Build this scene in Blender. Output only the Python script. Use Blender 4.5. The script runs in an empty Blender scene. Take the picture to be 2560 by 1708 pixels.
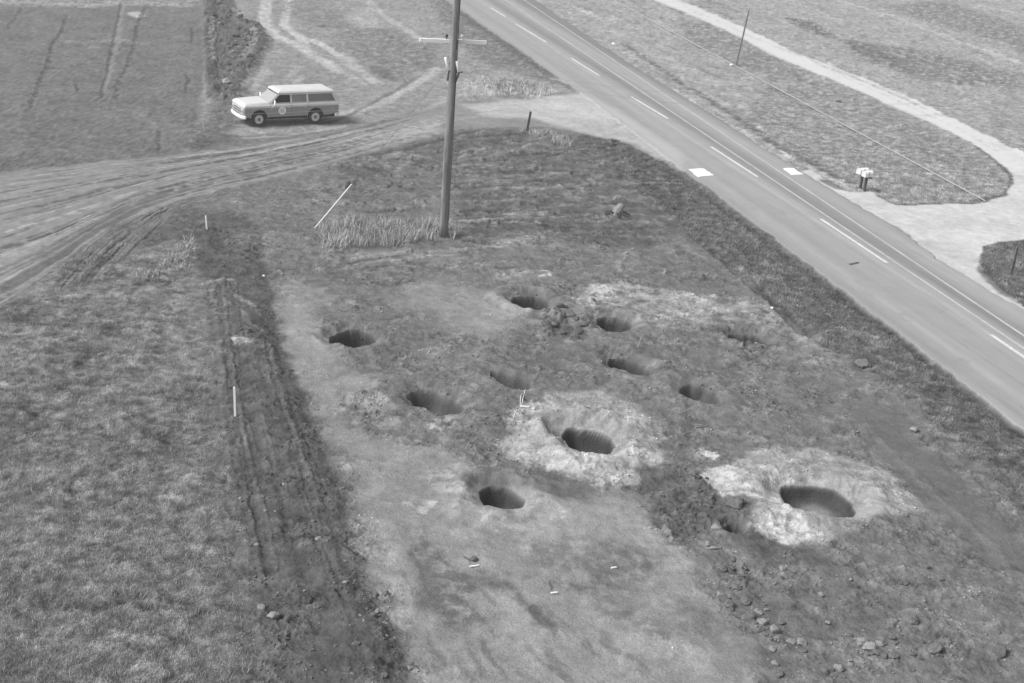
import bpy, bmesh, math, random
import numpy as np
from mathutils import Vector, Matrix

random.seed(7)
RNG = np.random.default_rng(11)
scene = bpy.context.scene
C = bpy.context.collection

# ------------------------------------------------------------------ camera
PW, PH = 2560, 1708                      # reference picture size
FPX, TH, ROLL, CAMH = 3315.0, 0.3800, 0.08133, 16.775
_F = np.array([0, math.cos(TH), -math.sin(TH)])
_R0 = np.array([1.0, 0, 0]); _U0 = np.cross(_R0, _F)
_R = math.cos(ROLL)*_R0 + math.sin(ROLL)*_U0
_U = -math.sin(ROLL)*_R0 + math.cos(ROLL)*_U0
cd = bpy.data.cameras.new('camera'); cam = bpy.data.objects.new('camera', cd); C.objects.link(cam)
cam.matrix_world = Matrix(((_R[0], _U[0], -_F[0], 0), (_R[1], _U[1], -_F[1], 0), (_R[2], _U[2], -_F[2], CAMH), (0, 0, 0, 1)))
cd.sensor_width = 36; cd.lens = 36*FPX/PW; cd.clip_end = 5000; cd.clip_start = 0.5
scene.camera = cam

# ------------------------------------------------------------------ light
SUN_EL, SUN_AZ = 46.0, 250.0             # azimuth clockwise from +Y: the light comes from the left
world = bpy.data.worlds.new('World'); scene.world = world; world.use_nodes = True
wn = world.node_tree; bg = wn.nodes['Background']
sky = wn.nodes.new('ShaderNodeTexSky'); sky.sky_type = 'NISHITA'; sky.sun_disc = False
sky.sun_elevation = math.radians(SUN_EL); sky.sun_rotation = math.radians(SUN_AZ)
bw = wn.nodes.new('ShaderNodeRGBToBW')   # black and white film: neutral light
wn.links.new(sky.outputs[0], bw.inputs[0]); wn.links.new(bw.outputs[0], bg.inputs[0])
bg.inputs[1].default_value = 0.08
sd = bpy.data.lights.new('sun', 'SUN'); sd.energy = 2.0; sd.angle = math.radians(24)
sun = bpy.data.objects.new('sun', sd); C.objects.link(sun)
_a, _e = math.radians(SUN_AZ), math.radians(SUN_EL)
sdir = Vector((math.sin(_a)*math.cos(_e), math.cos(_a)*math.cos(_e), math.sin(_e)))
sun.rotation_euler = sdir.to_track_quat('Z', 'Y').to_euler()
vs = scene.view_settings
vs.view_transform = 'Standard'; vs.look = 'None'; vs.gamma = 1.0; vs.use_curve_mapping = False
vs.exposure = 1.22
KEXP = 1.5                                # display-linear value of a white horizontal surface in this light
def lin(d): return np.maximum(d, 0)**2.2/255**2.2/KEXP

# ------------------------------------------------------------------ picture <-> place
def un(x, y, z=0.0):
    d = _F*FPX + _R*(x-PW/2) + _U*(PH/2-y)
    t = (z-CAMH)/min(d[2], -.045*np.linalg.norm(d))
    return np.array([d[0]*t, d[1]*t, z])
def pr(p):
    q = np.array(p, float)-np.array([0, 0, CAMH]); d = q@_F
    return PW/2+FPX*(q@_R)/d, PH/2-FPX*(q@_U)/d
def zat(x, y, base):                      # height above the ground point base whose picture row is y
    lo, hi = 0.0, 14.0
    for _ in range(40):
        m = (lo+hi)/2
        if pr((base[0], base[1], m))[1] > y: lo = m
        else: hi = m
    return lo
REG = {'A': (0, 0, 1.0894), 'F': (0, 0, 1), '1': (0, 0, .366), '2': (850, 0, .366), '3': (1700, 0, .366), '4': (0, 570, .366),
       '5': (850, 570, .366), '6': (1700, 570, .366), '7': (0, 1138, .366), '8': (850, 1138, .366), '9': (1700, 1138, .366)}
def px(r, x, y):
    ox, oy, s = REG[r]; return ox+x*s, oy+y*s
def W(r, x, y): return un(*px(r, x, y))[:2]
def WL(r, pts): return np.array([W(r, *p) for p in pts])

# ------------------------------------------------------------------ noise
def _h(ix, iy, s):
    n = (ix*374761393 + iy*668265263 + s*1442695041) & 0xffffffff
    n = ((n ^ (n >> 13))*1274126177) & 0xffffffff
    n = n ^ (n >> 16)
    return n
def noise(x, y, s=0):
    x = np.asarray(x, np.float64); y = np.asarray(y, np.float64)
    xi = np.floor(x); yi = np.floor(y); fx = x-xi; fy = y-yi
    xi = xi.astype(np.int64); yi = yi.astype(np.int64)
    u = fx*fx*fx*(fx*(fx*6-15)+10); v = fy*fy*fy*(fy*(fy*6-15)+10)
    def g(a, b):
        t = _h(xi+a, yi+b, s)*(2*math.pi/4294967296.0)
        return np.cos(t)*(fx-a)+np.sin(t)*(fy-b)
    return 1.5*((g(0, 0)*(1-u)+g(1, 0)*u)*(1-v)+(g(0, 1)*(1-u)+g(1, 1)*u)*v)
def fbm(x, y, f=1.0, o=4, s=0, gain=.55):
    r = 0; a = 1.0; t = 0
    for k in range(o):
        r = r+a*noise(x*f, y*f, s+k*17); t += a; a *= gain; f *= 2.03
    return r/t*1.4
def sst(a, b, x):
    t = np.clip((x-a)/(b-a), 0, 1); return t*t*(3-2*t)

# ------------------------------------------------------------------ the ground sheet (a fan of quads, finest where the ground is nearest)
ys = [19.0]
while ys[-1] < 190: ys.append(ys[-1]+(.024*(ys[-1]/22) if ys[-1] < 52 else .057*(ys[-1]/52)**3 if ys[-1] < 110 else .55))
ys = np.array(ys); NY = len(ys); NX = 1300
def xl(y): return -(4.5+.375*y)
def xr(y): return 4.5+.40*y
ii = np.linspace(0, 1, NX)
Y = np.repeat(ys, NX); X = (xl(ys)[:, None]+(xr(ys)-xl(ys))[:, None]*ii[None, :]).ravel()
N = len(X)
print('ground verts', N, NY)
T = np.full(N, 124.0)                     # tone (display value the albedo is derived from)
Hh = np.zeros(N)                          # height
RO = np.full(N, .5)                       # roughness of relief
GR = np.zeros(N)                          # grass cover
w1 = fbm(X, Y, .9, 4, 3); w2 = fbm(X, Y, .9, 4, 31)
wf1 = noise(X*5, Y*5, 5); wf2 = noise(X*5, Y*5, 6)
n1 = fbm(X, Y, .35, 4, 50); n2 = fbm(X, Y, 1.4, 4, 60); n3 = fbm(X, Y, 4.5, 3, 70)
XW = X+w1*.35+wf1*.06; YW = Y+w2*.35+wf2*.06
X0 = X+w1*.08; Y0 = Y+w2*.08

def subset(P, m):
    a = P.min(0)-m; b = P.max(0)+m
    j0 = np.searchsorted(ys, a[1]); j1 = np.searchsorted(ys, b[1])
    j0 = max(0, j0-1); j1 = min(NY, j1+1)
    idx = np.arange(j0*NX, j1*NX)
    xx = X[idx]
    return idx[(xx > a[0]) & (xx < b[0])]
def seg_d(px_, py_, P, closed):
    n = len(P); d = np.full(px_.shape, 1e9)
    for k in range(n if closed else n-1):
        a = P[k]; b = P[(k+1) % n]; v = b-a; L = v@v+1e-9
        t = np.clip(((px_-a[0])*v[0]+(py_-a[1])*v[1])/L, 0, 1)
        dd = (px_-a[0]-t*v[0])**2+(py_-a[1]-t*v[1])**2
        np.minimum(d, dd, out=d)
    return np.sqrt(d)
def inside(px_, py_, P):
    n = len(P); c = np.zeros(px_.shape, bool)
    for k in range(n):
        a = P[k]; b = P[(k+1) % n]
        if a[1] == b[1]: continue
        m = ((a[1] > py_) != (b[1] > py_)) & (px_ < (b[0]-a[0])*(py_-a[1])/(b[1]-a[1])+a[0])
        c ^= m
    return c
def smooth_line(P, n=5):
    P = np.array(P, float)
    if len(P) < 3: return P
    out = []
    Q = np.vstack([2*P[0]-P[1], P, 2*P[-1]-P[-2]])
    for k in range(1, len(Q)-2):
        p0, p1, p2, p3 = Q[k-1:k+3]
        for t in np.arange(n)/n:
            out.append(.5*((2*p1)+(-p0+p2)*t+(2*p0-5*p1+4*p2-p3)*t*t+(-p0+3*p1-3*p2+p3)*t**3))
    out.append(P[-1]); return np.array(out)
def pmask(P, feather=.25, warp=1, clean=False):
    idx = subset(P, feather+1.2)
    xs_, ys_ = (X0[idx], Y0[idx]) if clean else (X[idx]+(XW[idx]-X[idx])*warp, Y[idx]+(YW[idx]-Y[idx])*warp)
    d = seg_d(xs_, ys_, P, True); d = np.where(inside(xs_, ys_, P), d, -d)
    return idx, sst(-feather, feather, d)
def mix(idx, a, D): T[idx] = T[idx]*(1-a)+D*a
def area(r, pts, D=None, a=1.0, feather=.3, warp=1, mott=0, ro=None, gr=None, clean=False, h=0, mseed=0, mf=1.2):
    idx, m = pmask(WL(r, pts), feather, warp, clean)
    k = m*a
    if mott: k = k*sst(-.38*mott, .38*mott, fbm(X[idx], Y[idx], mf*1.3, 5, 90+mseed+int(abs(pts[0][0]))%37, .62)+.10)
    if D is not None: mix(idx, k, D)
    if ro is not None: RO[idx] = RO[idx]*(1-m)+ro*m
    if gr is not None: GR[idx] = GR[idx]*(1-m)+gr*m
    if h: Hh[idx] += h*m
    return idx, m
def stroke(r, pts, w, D=None, a=1.0, feather=None, h=0, mott=0, warp=.4, ro=None, sm=True, gr=None):
    P = WL(r, pts) if r else np.array(pts)
    if sm: P = smooth_line(P)
    feather = feather or w*.5
    idx = subset(P, w+feather+.8)
    d = seg_d(X[idx]+(XW[idx]-X[idx])*warp, Y[idx]+(YW[idx]-Y[idx])*warp, P, False)
    L = np.hypot(*np.diff(P, axis=0).T).sum(); fd = min(1.2, .3*L)
    e0 = np.hypot(X[idx]-P[0][0], Y[idx]-P[0][1]); e1 = np.hypot(X[idx]-P[-1][0], Y[idx]-P[-1][1]); tp = sst(0, fd, np.minimum(e0, e1))
    d = d+(1-tp)*w*.45
    m = (1-sst(w/2-feather/2, w/2+feather/2, d))*(.25+.75*tp)
    k = m*a
    if mott: k = k*sst(-.5*mott, .5*mott, fbm(X[idx], Y[idx], 1.9, 4, 120, .65)+.1)
    if D is not None: mix(idx, k, D)
    if h: Hh[idx] += h*m
    if ro is not None: RO[idx] = RO[idx]*(1-m)+ro*m
    if gr is not None: GR[idx] = GR[idx]*(1-m)+gr*m
    return idx, m

# ---- far left field
area('F', [(-500, -300), (505, -300), (510, 200), (490, 320), (470, 365), (400, 387), (310, 400), (0, 432), (-500, 470)], 131, ro=.3, gr=.8, feather=.3)
area('1', [(-900, -500), (1380, -500), (1380, 45), (900, 30), (600, 50), (0, 40), (-900, 60)], 165, a=.8, feather=.9, mott=.5)
stroke('1', [(-300, 25), (200, 15), (600, 40), (850, 25), (1330, 45)], 1.5, 180, .7, mott=.4)
area('1', [(860, 95), (940, 80), (1010, 105), (930, 120)], 185, feather=.3)
stroke('1', [(370, 290), (560, 285), (700, 280), (870, 285), (1100, 300)], 1.1, 162, .8, mott=.4)
stroke('1', [(560, 335), (700, 320)], .7, 160, .7, mott=.4)
stroke('1', [(-300, 345), (90, 345)], .6, 158, .7, mott=.4)
for pts, w in (([(150, 50), (110, 120), (50, 200)], .45), ([(455, 90), (430, 190), (350, 320), (340, 400), (300, 500), (240, 640), (200, 770)], .42),
               ([(830, 10), (800, 180), (765, 330), (740, 480), (690, 680)], .42), ([(1005, 40), (950, 150), (910, 320), (870, 450), (810, 560), (795, 700)], .48),
               ([(1080, 870), (1090, 960), (1085, 1050)], .35), ([(1310, 170), (1315, 300)], .4), ([(1290, 500), (1275, 640)], .35), ([(70, 1080), (20, 1150)], .3), ([(530, 560), (525, 640)], .3)):
    stroke('1', pts, w*.6, 98, .9, h=-.04, warp=.5, mott=1.2, gr=0)
stroke('1', [(845, 20), (812, 250), (770, 420), (712, 640)], .3, 158, .5)
stroke('1', [(360, 830), (450, 810), (560, 820)], .35, 112, .6)
stroke('1', [(900, 760), (1000, 810), (1080, 870)], .35, 150, .5)
area('1', [(-300, 760), (300, 760), (900, 900), (1000, 1040), (0, 1150), (-300, 1150)], 128, a=.5, feather=1.5, mott=.5)
# ---- dark cloddy windrow at the far left and the scrub right of it
area('F', [(505, -300), (1080, -300), (1140, 30), (1400, 215), (1460, 245), (1150, 260), (850, 325), (560, 345), (490, 330), (520, 150)], 150, ro=.4, gr=.2, feather=.3)
area('1', [(1385, -300), (1590, -300), (1600, 110), (1790, 180), (1815, 300), (1700, 480), (1610, 700), (1560, 720), (1440, 700), (1395, 400)], 110, ro=1.4, gr=0, feather=.25, h=.12)
stroke('1', [(1600, 140), (1790, 220), (1790, 320), (1690, 470), (1600, 700)], 1.1, 98, .8, h=.1, mott=.5)
stroke('1', [(1440, -200), (1440, 300), (1450, 690)], .7, 96, .7, h=.1)
stroke('1', [(1460, 120), (1450, 350), (1470, 450)], .5, 165, .6, mott=.25)
stroke('1', [(1700, 190), (1740, 250), (1690, 370), (1640, 440)], .7, 155, .6, mott=.2)
area('1', [(1440, 690), (1600, 690), (1650, 860), (1500, 960), (1300, 1010), (1330, 900), (1430, 780)], 120, ro=.7, gr=.2, feather=.4)
area('1', [(1620, 600), (1800, 430), (2250, 400), (2350, 600), (2350, 700), (1640, 740)], 140, a=.7, feather=.8, mott=.4)
for pts in ([(1640, 620), (1700, 560), (1770, 530), (1830, 450)], [(1700, 640), (1790, 540), (1880, 480)], [(1930, 560), (2000, 500), (2050, 440)], [(2000, 600), (2080, 500)]):
    stroke('1', pts, .45, 172, .6)
for pts, w in (([(1830, -200), (1810, 60), (1810, 150), (1880, 245), (2010, 300), (2150, 385), (2350, 510)], 1.0), ([(1950, -200), (1965, 40), (1935, 170), (2010, 230), (2110, 330)], .7),
               ([(2010, 230), (2200, 310), (2350, 400)], .7)):
    stroke('1', pts, w, 186, .85, h=-.03)
for pts, w in (([(0, 380), (130, 480), (270, 590)], .9), ([(-60, 440), (100, 530), (200, 600)], .5), ([(180, 0), (330, 130), (450, 200), (580, 280)], .8), ([(0, 40), (200, 60), (400, 160), (540, 270)], .5)):
    stroke('2', pts, w, 178, .65)
area('1', [(1880, 20), (2050, -60), (2350, 100), (2350, 200), (2100, 190)], 132, a=.8, feather=.8, mott=.4)
stroke('1', [(2180, 180), (2230, 175)], .5, 100, .8)
area('2', [(0, 150), (150, 190), (330, 200), (500, 300), (700, 300), (700, 450), (500, 500), (400, 560), (300, 520), (200, 430), (0, 350)], 126, a=.85, feather=.9, mott=.5, ro=.5)
area('2', [(40, 100), (240, 70), (300, 190), (120, 190)], 172, a=.7, feather=.8)
area('2', [(820, 80), (1000, 200), (1180, 330), (1440, 470), (1640, 630), (1400, 560), (1250, 520), (900, 400), (800, 250), (560, -50), (700, -60)], 120, a=.85, feather=.5, mott=.8, gr=.6)
stroke('2', [(800, 60), (960, 190), (1120, 300), (1260, 400), (1440, 480), (1640, 630)], .9, 108, .8, mott=.5)
stroke('2', [(200, 440), (330, 520), (400, 570)], .9, 116, .7)
# embankment with pale tufts above the junction
area('2', [(740, 500), (1150, 500), (1400, 560), (1640, 640), (1300, 700), (1000, 700), (750, 690)], 158, a=.8, feather=.5, mott=.7, gr=.5)
for x0, x1 in ((900, 930), (950, 960), (1010, 1020), (1100, 1080), (1210, 1180), (870, 840), (1130, 1120)):
    stroke('2', [(x0, 540), (x1, 670)], .35, 186 if x0 != 1100 else 112, .7, warp=1.0)
area('2', [(1080, 560), (1250, 540), (1370, 590), (1250, 680), (1080, 690)], 120, a=.9, feather=.25, mott=.5)
area('2', [(1330, 590), (1600, 640), (1500, 680), (1250, 700)], 196, a=.8, feather=.3, mott=.4)

# ---- right hand side beyond the highway
area('F', [(1060, -260), (3600, -330), (3600, 900), (2500, 900), (1800, 420), (1300, 60)], 166, ro=.35, gr=.6, feather=.3)
rr = np.random.default_rng(5)
for k in range(420):                      # streaky tussocks lying along the slope
    x = rr.uniform(1380, 2600); y = rr.uniform(-60, 430)
    L = rr.uniform(20, 70)
    stroke('F', [(x, y), (x+L*.6, y+L*.28), (x+L, y+L*.5)], rr.uniform(.2, .8), rr.choice([134, 142, 184, 194]), rr.uniform(.25, .65), warp=1.3)
area('3', [(700, 120), (900, 140), (1090, 270), (950, 240), (780, 170)], 118, a=1, feather=.6, mott=.5)
area('3', [(1100, 270), (1250, 290), (1500, 400), (1560, 480), (1400, 440), (1200, 360)], 112, a=1, feather=.7, mott=.5)
area('3', [(1150, 280), (1600, 330), (2350, 520), (2350, 620), (1700, 560), (1250, 410)], 132, a=.9, feather=1.2, mott=.5)
area('3', [(1350, 40), (1800, 0), (2200, 130), (2500, 260), (2500, 400), (2200, 300), (1700, 150)], 134, a=.9, feather=1.5, mott=.5)
stroke('3', [(1060, 0), (1280, 60), (1500, 130), (1900, 280), (2380, 450)], .9, 190, .7, h=-.02)
stroke('3', [(2000, 30), (2350, 100)], 1.2, 195, .5); stroke('3', [(2000, 250), (2350, 330)], .8, 185, .4)
area('3', [(0, 120), (330, 190), (500, 330), (900, 520), (700, 540), (350, 440), (0, 240)], 138, a=.9, feather=.6, mott=.4)
area('3', [(0, 30), (250, -10), (330, 60), (100, 60)], 134, a=.7, feather=.6, mott=.4)
# grass island between the lane and the highway
ISL = [(-1350, -420), (-900, -150), (-500, 60), (0, 330), (250, 560), (0, 590), (250, 735), (500, 890), (700, 1030), (900, 1110), (1180, 1270), (1300, 1330), (1480, 1400), (1750, 1400), (2080, 1388), (2220, 1335), (2285, 1240), (2240, 1160),
       (2130, 1080), (2000, 980), (1800, 880), (1500, 745), (1200, 610), (900, 490), (600, 365), (400, 250), (200, 160), (0, 75), (-700, -260)]
area('3', [(600, 520), (900, 520), (1500, 760), (2000, 1000), (2240, 1170), (2280, 1240), (2080, 1388), (1500, 1395), (1200, 1270), (700, 1030), (400, 830)], 147, a=.85, feather=.8, mott=.9, gr=.9)
stroke('3', [(-400, 290), (0, 560), (250, 715), (500, 880), (700, 1020), (900, 1110), (1180, 1270), (1310, 1335), (1500, 1395), (2050, 1385)], .6, 118, .85, mott=.7)
stroke('3', [(1950, 1390), (2220, 1330), (2275, 1240), (2235, 1165), (2100, 1060), (2000, 990)], .5, 122, .8)

# ---- gravel lane and drive
GLANE = [(-900, -340), (0, 0), (250, 105), (500, 215), (800, 365), (1150, 490), (1500, 640), (1800, 780), (2100, 930), (2350, 1050), (3000, 1500), (3300, 2200), (3000, 1890), (2350, 1558+88), (2200, 1652), (2070, 1690), (2060, 1800), (2080, 1860), (2200, 1980), (2350, 2090), (3200, 2700), (3000, 2560), (2350, 2118),
         (2050, 1958), (1760, 1778), (1500, 1558), (1300, 1460), (1080, 1330), (830, 1170), (900, 1160), (1080, 1300), (1180, 1320), (1290, 1315), (1480, 1400), (1750, 1400), (2080, 1388), (2220, 1335), (2285, 1240), (2240, 1160), (2130, 1080), (2000, 980), (1800, 880), (1500, 745), (1200, 610),
         (900, 490), (600, 365), (400, 250), (200, 160), (0, 75), (-900, -290)]
gi, gm = area('3', GLANE, 200, feather=.12, warp=.45, ro=.08, gr=0)
GRAVEL = np.zeros(N); GRAVEL[gi] = gm
stroke('3', [(-900, -315), (0, 40), (300, 160), (600, 310), (900, 450), (1300, 620), (1800, 840), (2150, 1000), (2400, 1180)], 2.2, 222, .8, warp=.3, feather=.5)
for pts, w, D, a in (([(0, 30), (400, 210), (900, 420), (1200, 560), (1500, 695), (1900, 880), (2200, 1060)], .45, 178, .5), ([(60, 75), (160, 110)], .3, 150, .6), ([(850, 390), (1000, 460), (1180, 525), (1400, 620), (1700, 760)], .3, 152, .55),
                     ([(1500, 650), (1650, 735), (1820, 810)], .4, 150, .5), ([(1200, 520), (1500, 640), (1800, 790)], .5, 225, .6)):
    stroke('3', pts, w, D, a, mott=.6, warp=.8)
area('6', [(1500, 60), (1700, 80), (2000, 190), (2060, 260), (1850, 200)], 178, a=.5, feather=.9)
area('3', [(1350, 1500), (1700, 1440), (2350, 1440), (2350, 1560)], 190, a=.35, feather=1.2, mott=.6)
stroke('3', [(2120, 960), (2300, 1080), (2420, 1200)], .8, 190, .4)
idx, _ = area('6', [(2070, 130), (2200, 95), (2350, 80), (2800, 60), (3200, 1000), (2800, 800), (2350, 530), (2200, 425), (2080, 300), (2055, 240)], 124, feather=.1, warp=.4, gr=1, ro=.5)
GRAVEL[idx] *= 1-_
stroke('6', [(2350, 530), (2200, 425), (2080, 300), (2060, 230)], .5, 106, .7)
# broken pale strip along the far shoulder
for pts, w in (([(-350, 500), (0, 640), (100, 720), (300, 830), (480, 950), (600, 1020), (700, 1090), (760, 1140), (900, 1190)], .55), ([(560, 960), (780, 1095), (900, 1150), (1050, 1230), (1180, 1300)], .4), ([(200, 770), (420, 890), (540, 960)], .4)):
    stroke('3', pts, w, 196, .85, mott=.8, warp=.7)
stroke('3', [(940, 1210), (1080, 1290), (1170, 1310)], .5, 112, .8)

# ---- verge between the highway and the test plot
area('F', [(1450, 300), (1560, 340), (1700, 425), (1890, 570), (2187, 793), (2560, 1082), (2900, 1350), (3200, 1800), (2560, 1270), (2300, 1030), (1950, 780), (1740, 600), (1620, 520), (1480, 420)], 118, ro=.6, gr=.8, feather=.3)
for k in range(60):
    t = rr.uniform(0, 1); x = 1560+1000*t; y = 380+780*t+rr.uniform(-20, 110)
    L = rr.uniform(15, 50)
    stroke('F', [(x, y), (x+L, y+L*.7)], rr.uniform(.15, .35), rr.choice([100, 104, 142, 148]), .5, warp=1.0)
stroke('F', [(1600, 365), (1700, 440), (1800, 515), (1890, 583), (2187, 806), (2370, 950), (2560, 1096), (2800, 1290)], .5, 100, .85, h=-.08, mott=1.2)
stroke('6', [(40, 0), (200, 130), (330, 230), (480, 370), (640, 500), (760, 620), (900, 740), (1060, 830)], .55, 98, .8, h=-.14, mott=.9)
stroke('6', [(330, 210), (450, 330), (520, 390)], .5, 140, .5)
stroke('6', [(1500, 830), (1650, 920), (1850, 1070), (2000, 1180), (2200, 1300)], .45, 140, .55, mott=.4)
area('6', [(1330, 1180), (1550, 1230), (1700, 1400), (1780, 1558), (2400, 2100), (2000, 1800), (1560, 1350)], 100, a=.7, feather=.4, mott=.4, h=-.05)

# ---- test plot: soil tones
area('F', [(620, 640), (700, 420), (900, 380), (1150, 310), (1330, 318), (1500, 380), (1740, 600), (1950, 780), (2300, 1030), (2560, 1270), (2900, 1600), (2900, 2000), (400, 2000), (560, 1200)], 124, ro=.7, gr=0, feather=.4)
for k in range(150):                      # turned and dried soil
    t = rr.uniform(0, 1); y = 640+700*t**.8; x = rr.uniform(700+.12*(y-640), 1620+.8*(y-640)); s_ = rr.uniform(14, 48)*(.6+.6*t)
    area('F', [(x, y), (x+s_, y-s_*.35), (x+2*s_, y+s_*.1), (x+1.2*s_, y+s_*.5), (x+.2*s_, y+s_*.35)], rr.choice([100, 106, 146, 152, 158]), a=rr.uniform(.35, .7), feather=.18, mott=.5, mseed=k, mf=2)
PAD = [(1950, 420), (1930, 560), (1945, 820), (2000, 980), (2130, 1120), (2230, 1300), (2320, 1480), (2350, 1560)]
area('F', [(712, 700), (705, 800), (725, 905), (780, 1010), (840, 1090), (890, 1200), (935, 1320), (970, 1430), (1030, 1600), (1080, 1760), (1940, 1760), (1860, 1620), (1790, 1530), (1740, 1450), (1680, 1330), (1600, 1240), (1480, 1220), (1250, 1200), (1080, 1120), (960, 1000), (900, 930), (800, 850), (770, 720)], 148, ro=.2, feather=.5)
area('5', [(400, 400), (750, 350), (1050, 430), (1250, 560), (1250, 700), (1000, 780), (750, 700), (600, 560), (350, 540)], 147, a=.8, feather=.8, ro=.25)
area('4', [(1900, 430), (2100, 300), (2350, 420), (2350, 540), (2080, 520), (1980, 640), (1970, 800), (2040, 960), (2350, 1000), (2350, 1080), (2050, 1060), (1900, 700)], 150, a=.8, feather=.6, ro=.25, mott=.9)
area('5', [(0, 990), (240, 990), (250, 1050), (50, 1070), (0, 1060)], 156, a=.8, feather=.25)
area('5', [(0, 180), (0, 250), (350, 230), (860, 170), (840, 140), (300, 150)], 146, a=.7, feather=.4)
stroke('5', [(0, 250), (200, 215), (450, 190), (620, 165)], .25, 108, .6)
area('4', [(2180, 300), (2350, 260), (2350, 480), (2200, 470)], 112, a=.6, feather=.5, mott=.6)
area('5', [(50, 270), (400, 290), (420, 440), (300, 500), (100, 360)], 118, a=.7, feather=.6, mott=.6)
# dark rough upper part with scraped lines
area('2', [(0, 1120), (260, 1040), (740, 950), (1150, 880), (1500, 930), (1800, 1100), (2350, 1300), (2350, 1558), (2100, 1700), (800, 1640), (760, 1300), (0, 1400)], 105, ro=.8, feather=.5, mott=1.5)
area('2', [(0, 1240), (650, 1120), (740, 1240), (730, 1420), (0, 1500)], 122, a=.8, ro=.9, feather=.4, mott=.8)
area('2', [(1480, 920), (1750, 950), (2000, 1000), (2300, 1200), (2350, 1350), (2100, 1200), (1700, 1080), (1500, 990)], 108, a=.9, feather=.4, mott=.9, ro=.9)
for k in range(95):
    x = rr.uniform(500, 1900); y = 940+rr.uniform(0, 610); L = rr.uniform(200, 620)
    sl = (rr.uniform(-.12, .06) if y > 1150 else rr.uniform(-.25, -.05))
    stroke('2', [(x, y), (x+L*.5, y+L*.5*sl-6), (x+L, y+L*sl)], rr.uniform(.14, .34), rr.choice([88, 92, 98, 146, 156, 162]), rr.uniform(.55, .9), h=rr.choice([-.05, .055]), warp=.6, mott=2.2)
for pts, D in (([(770, 1110), (900, 1050), (1080, 990)], 158), ([(1230, 1030), (1330, 980), (1500, 1020)], 160), ([(880, 1510), (1200, 1480), (1600, 1430)], 160), ([(880, 1300), (1200, 1290), (1500, 1300)], 156),
               ([(1410, 1190), (1640, 1180)], 162), ([(1680, 1210), (1760, 1260)], 165), ([(1490, 1320), (1700, 1370)], 158), ([(1750, 1410), (1900, 1420), (1870, 1480)], 168), ([(750, 1200), (1000, 1210)], 150),
               ([(960, 1380), (1300, 1370)], 155), ([(900, 1130), (1130, 1130)], 160), ([(1620, 1270), (1700, 1320)], 160)):
    stroke('2', pts, .30, D+2, .9, warp=.8, h=.04, mott=2.2, feather=.25)
stroke('2', [(0, 1105), (180, 1065), (420, 1020), (720, 945), (900, 895), (1080, 868), (1240, 885)], .4, 98, .8, h=-.04)
stroke('2', [(180, 1150), (350, 1155)], .4, 96, .8); stroke('2', [(860, 1340), (900, 1345)], .35, 84, .8); stroke('2', [(410, 1270), (450, 1290)], .3, 90, .7)
stroke('2', [(0, 1445), (250, 1450), (450, 1440), (660, 1435)], .45, 92, .75, mott=.5, h=-.05); stroke('2', [(940, 1445), (1050, 1448)], .25, 88, .7)
area('2', [(180, 1060), (520, 1030), (600, 1070), (400, 1180), (150, 1120)], 148, a=.6, feather=.4, mott=.4)
area('1', [(2100, 1260), (2350, 1240), (2350, 1400), (2150, 1380)], 142, a=.6, feather=.4, mott=.4)
area('5', [(880, 30), (1500, 20), (1550, 160), (1100, 130), (900, 100)], 150, a=.55, feather=.3, mott=.3)
stroke('5', [(900, 130), (1090, 120), (1200, 110)], .2, 168, .6, warp=1); stroke('5', [(1090, 60), (1150, 100), (1340, 60)], .3, 165, .6, warp=1)
stroke('5', [(1100, 100), (1300, 60), (1440, 80)], .18, 170, .6, warp=1)
for pts, w, D in (([(1860, 310), (1930, 230), (2010, 150), (2090, 112)], .22, 165), ([(1900, 180), (1980, 140)], .18, 160), ([(1450, 100), (1600, 150), (1700, 100)], .3, 158), ([(1020, 260), (1130, 235), (1240, 240)], .3, 152),
                  ([(1060, 285), (1150, 275), (1240, 270)], .25, 92), ([(1310, 262), (1420, 280), (1520, 305)], .18, 100), ([(2130, 90), (2200, 95)], .35, 92), ([(1380, 150), (1440, 165)], .35, 88), ([(1740, 85), (1770, 95)], .3, 96)):
    stroke('5', pts, w, D, .6, warp=1.1, h=.03 if D > 120 else -.05, mott=1.0, feather=w)

# ---- left windrow strip
area('F', [(470, 560), (560, 520), (640, 560), (668, 700), (700, 850), (745, 980), (800, 1100), (850, 1240), (905, 1400), (960, 1540), (1000, 1620), (1040, 1780), (600, 1780), (600, 1600), (575, 1400), (555, 1200), (530, 1000), (525, 800), (500, 700)], 105, ro=.8, feather=.35)
stroke('F', [(640, 560), (655, 640), (680, 780), (705, 900), (745, 990), (800, 1110), (850, 1250), (895, 1390), (940, 1500), (985, 1600), (1030, 1720)], .3, 98, .7, warp=.5, h=-.03, feather=.3)  # shaded side of the scarp painted as a dark line
stroke('F', [(580, 720), (590, 850), (640, 1000), (700, 1150), (760, 1320), (820, 1480), (890, 1640), (950, 1760)], 1.3, 106, .6, warp=.8, h=.08, feather=1.2)
stroke('F', [(620, 760), (660, 900), (720, 1060), (780, 1200), (830, 1350), (880, 1500), (950, 1680)], .9, 104, .5, warp=.6, h=.10, feather=1.0)
stroke('F', [(590, 860), (595, 930), (590, 1020)], .3, 98, .6)
stroke('F', [(540, 1000), (565, 1200), (600, 1380), (625, 1520), (670, 1740)], .7, 112, .5, warp=.7, h=-.02, feather=.6)
area('F', [(575, 640), (630, 600), (655, 700), (690, 850), (735, 980), (790, 1100), (845, 1250), (900, 1400), (960, 1560), (1020, 1740), (860, 1740), (760, 1500), (680, 1250), (625, 1000), (590, 820)], 97, a=.8, feather=.35, mott=1.6, mf=1.6)
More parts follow.
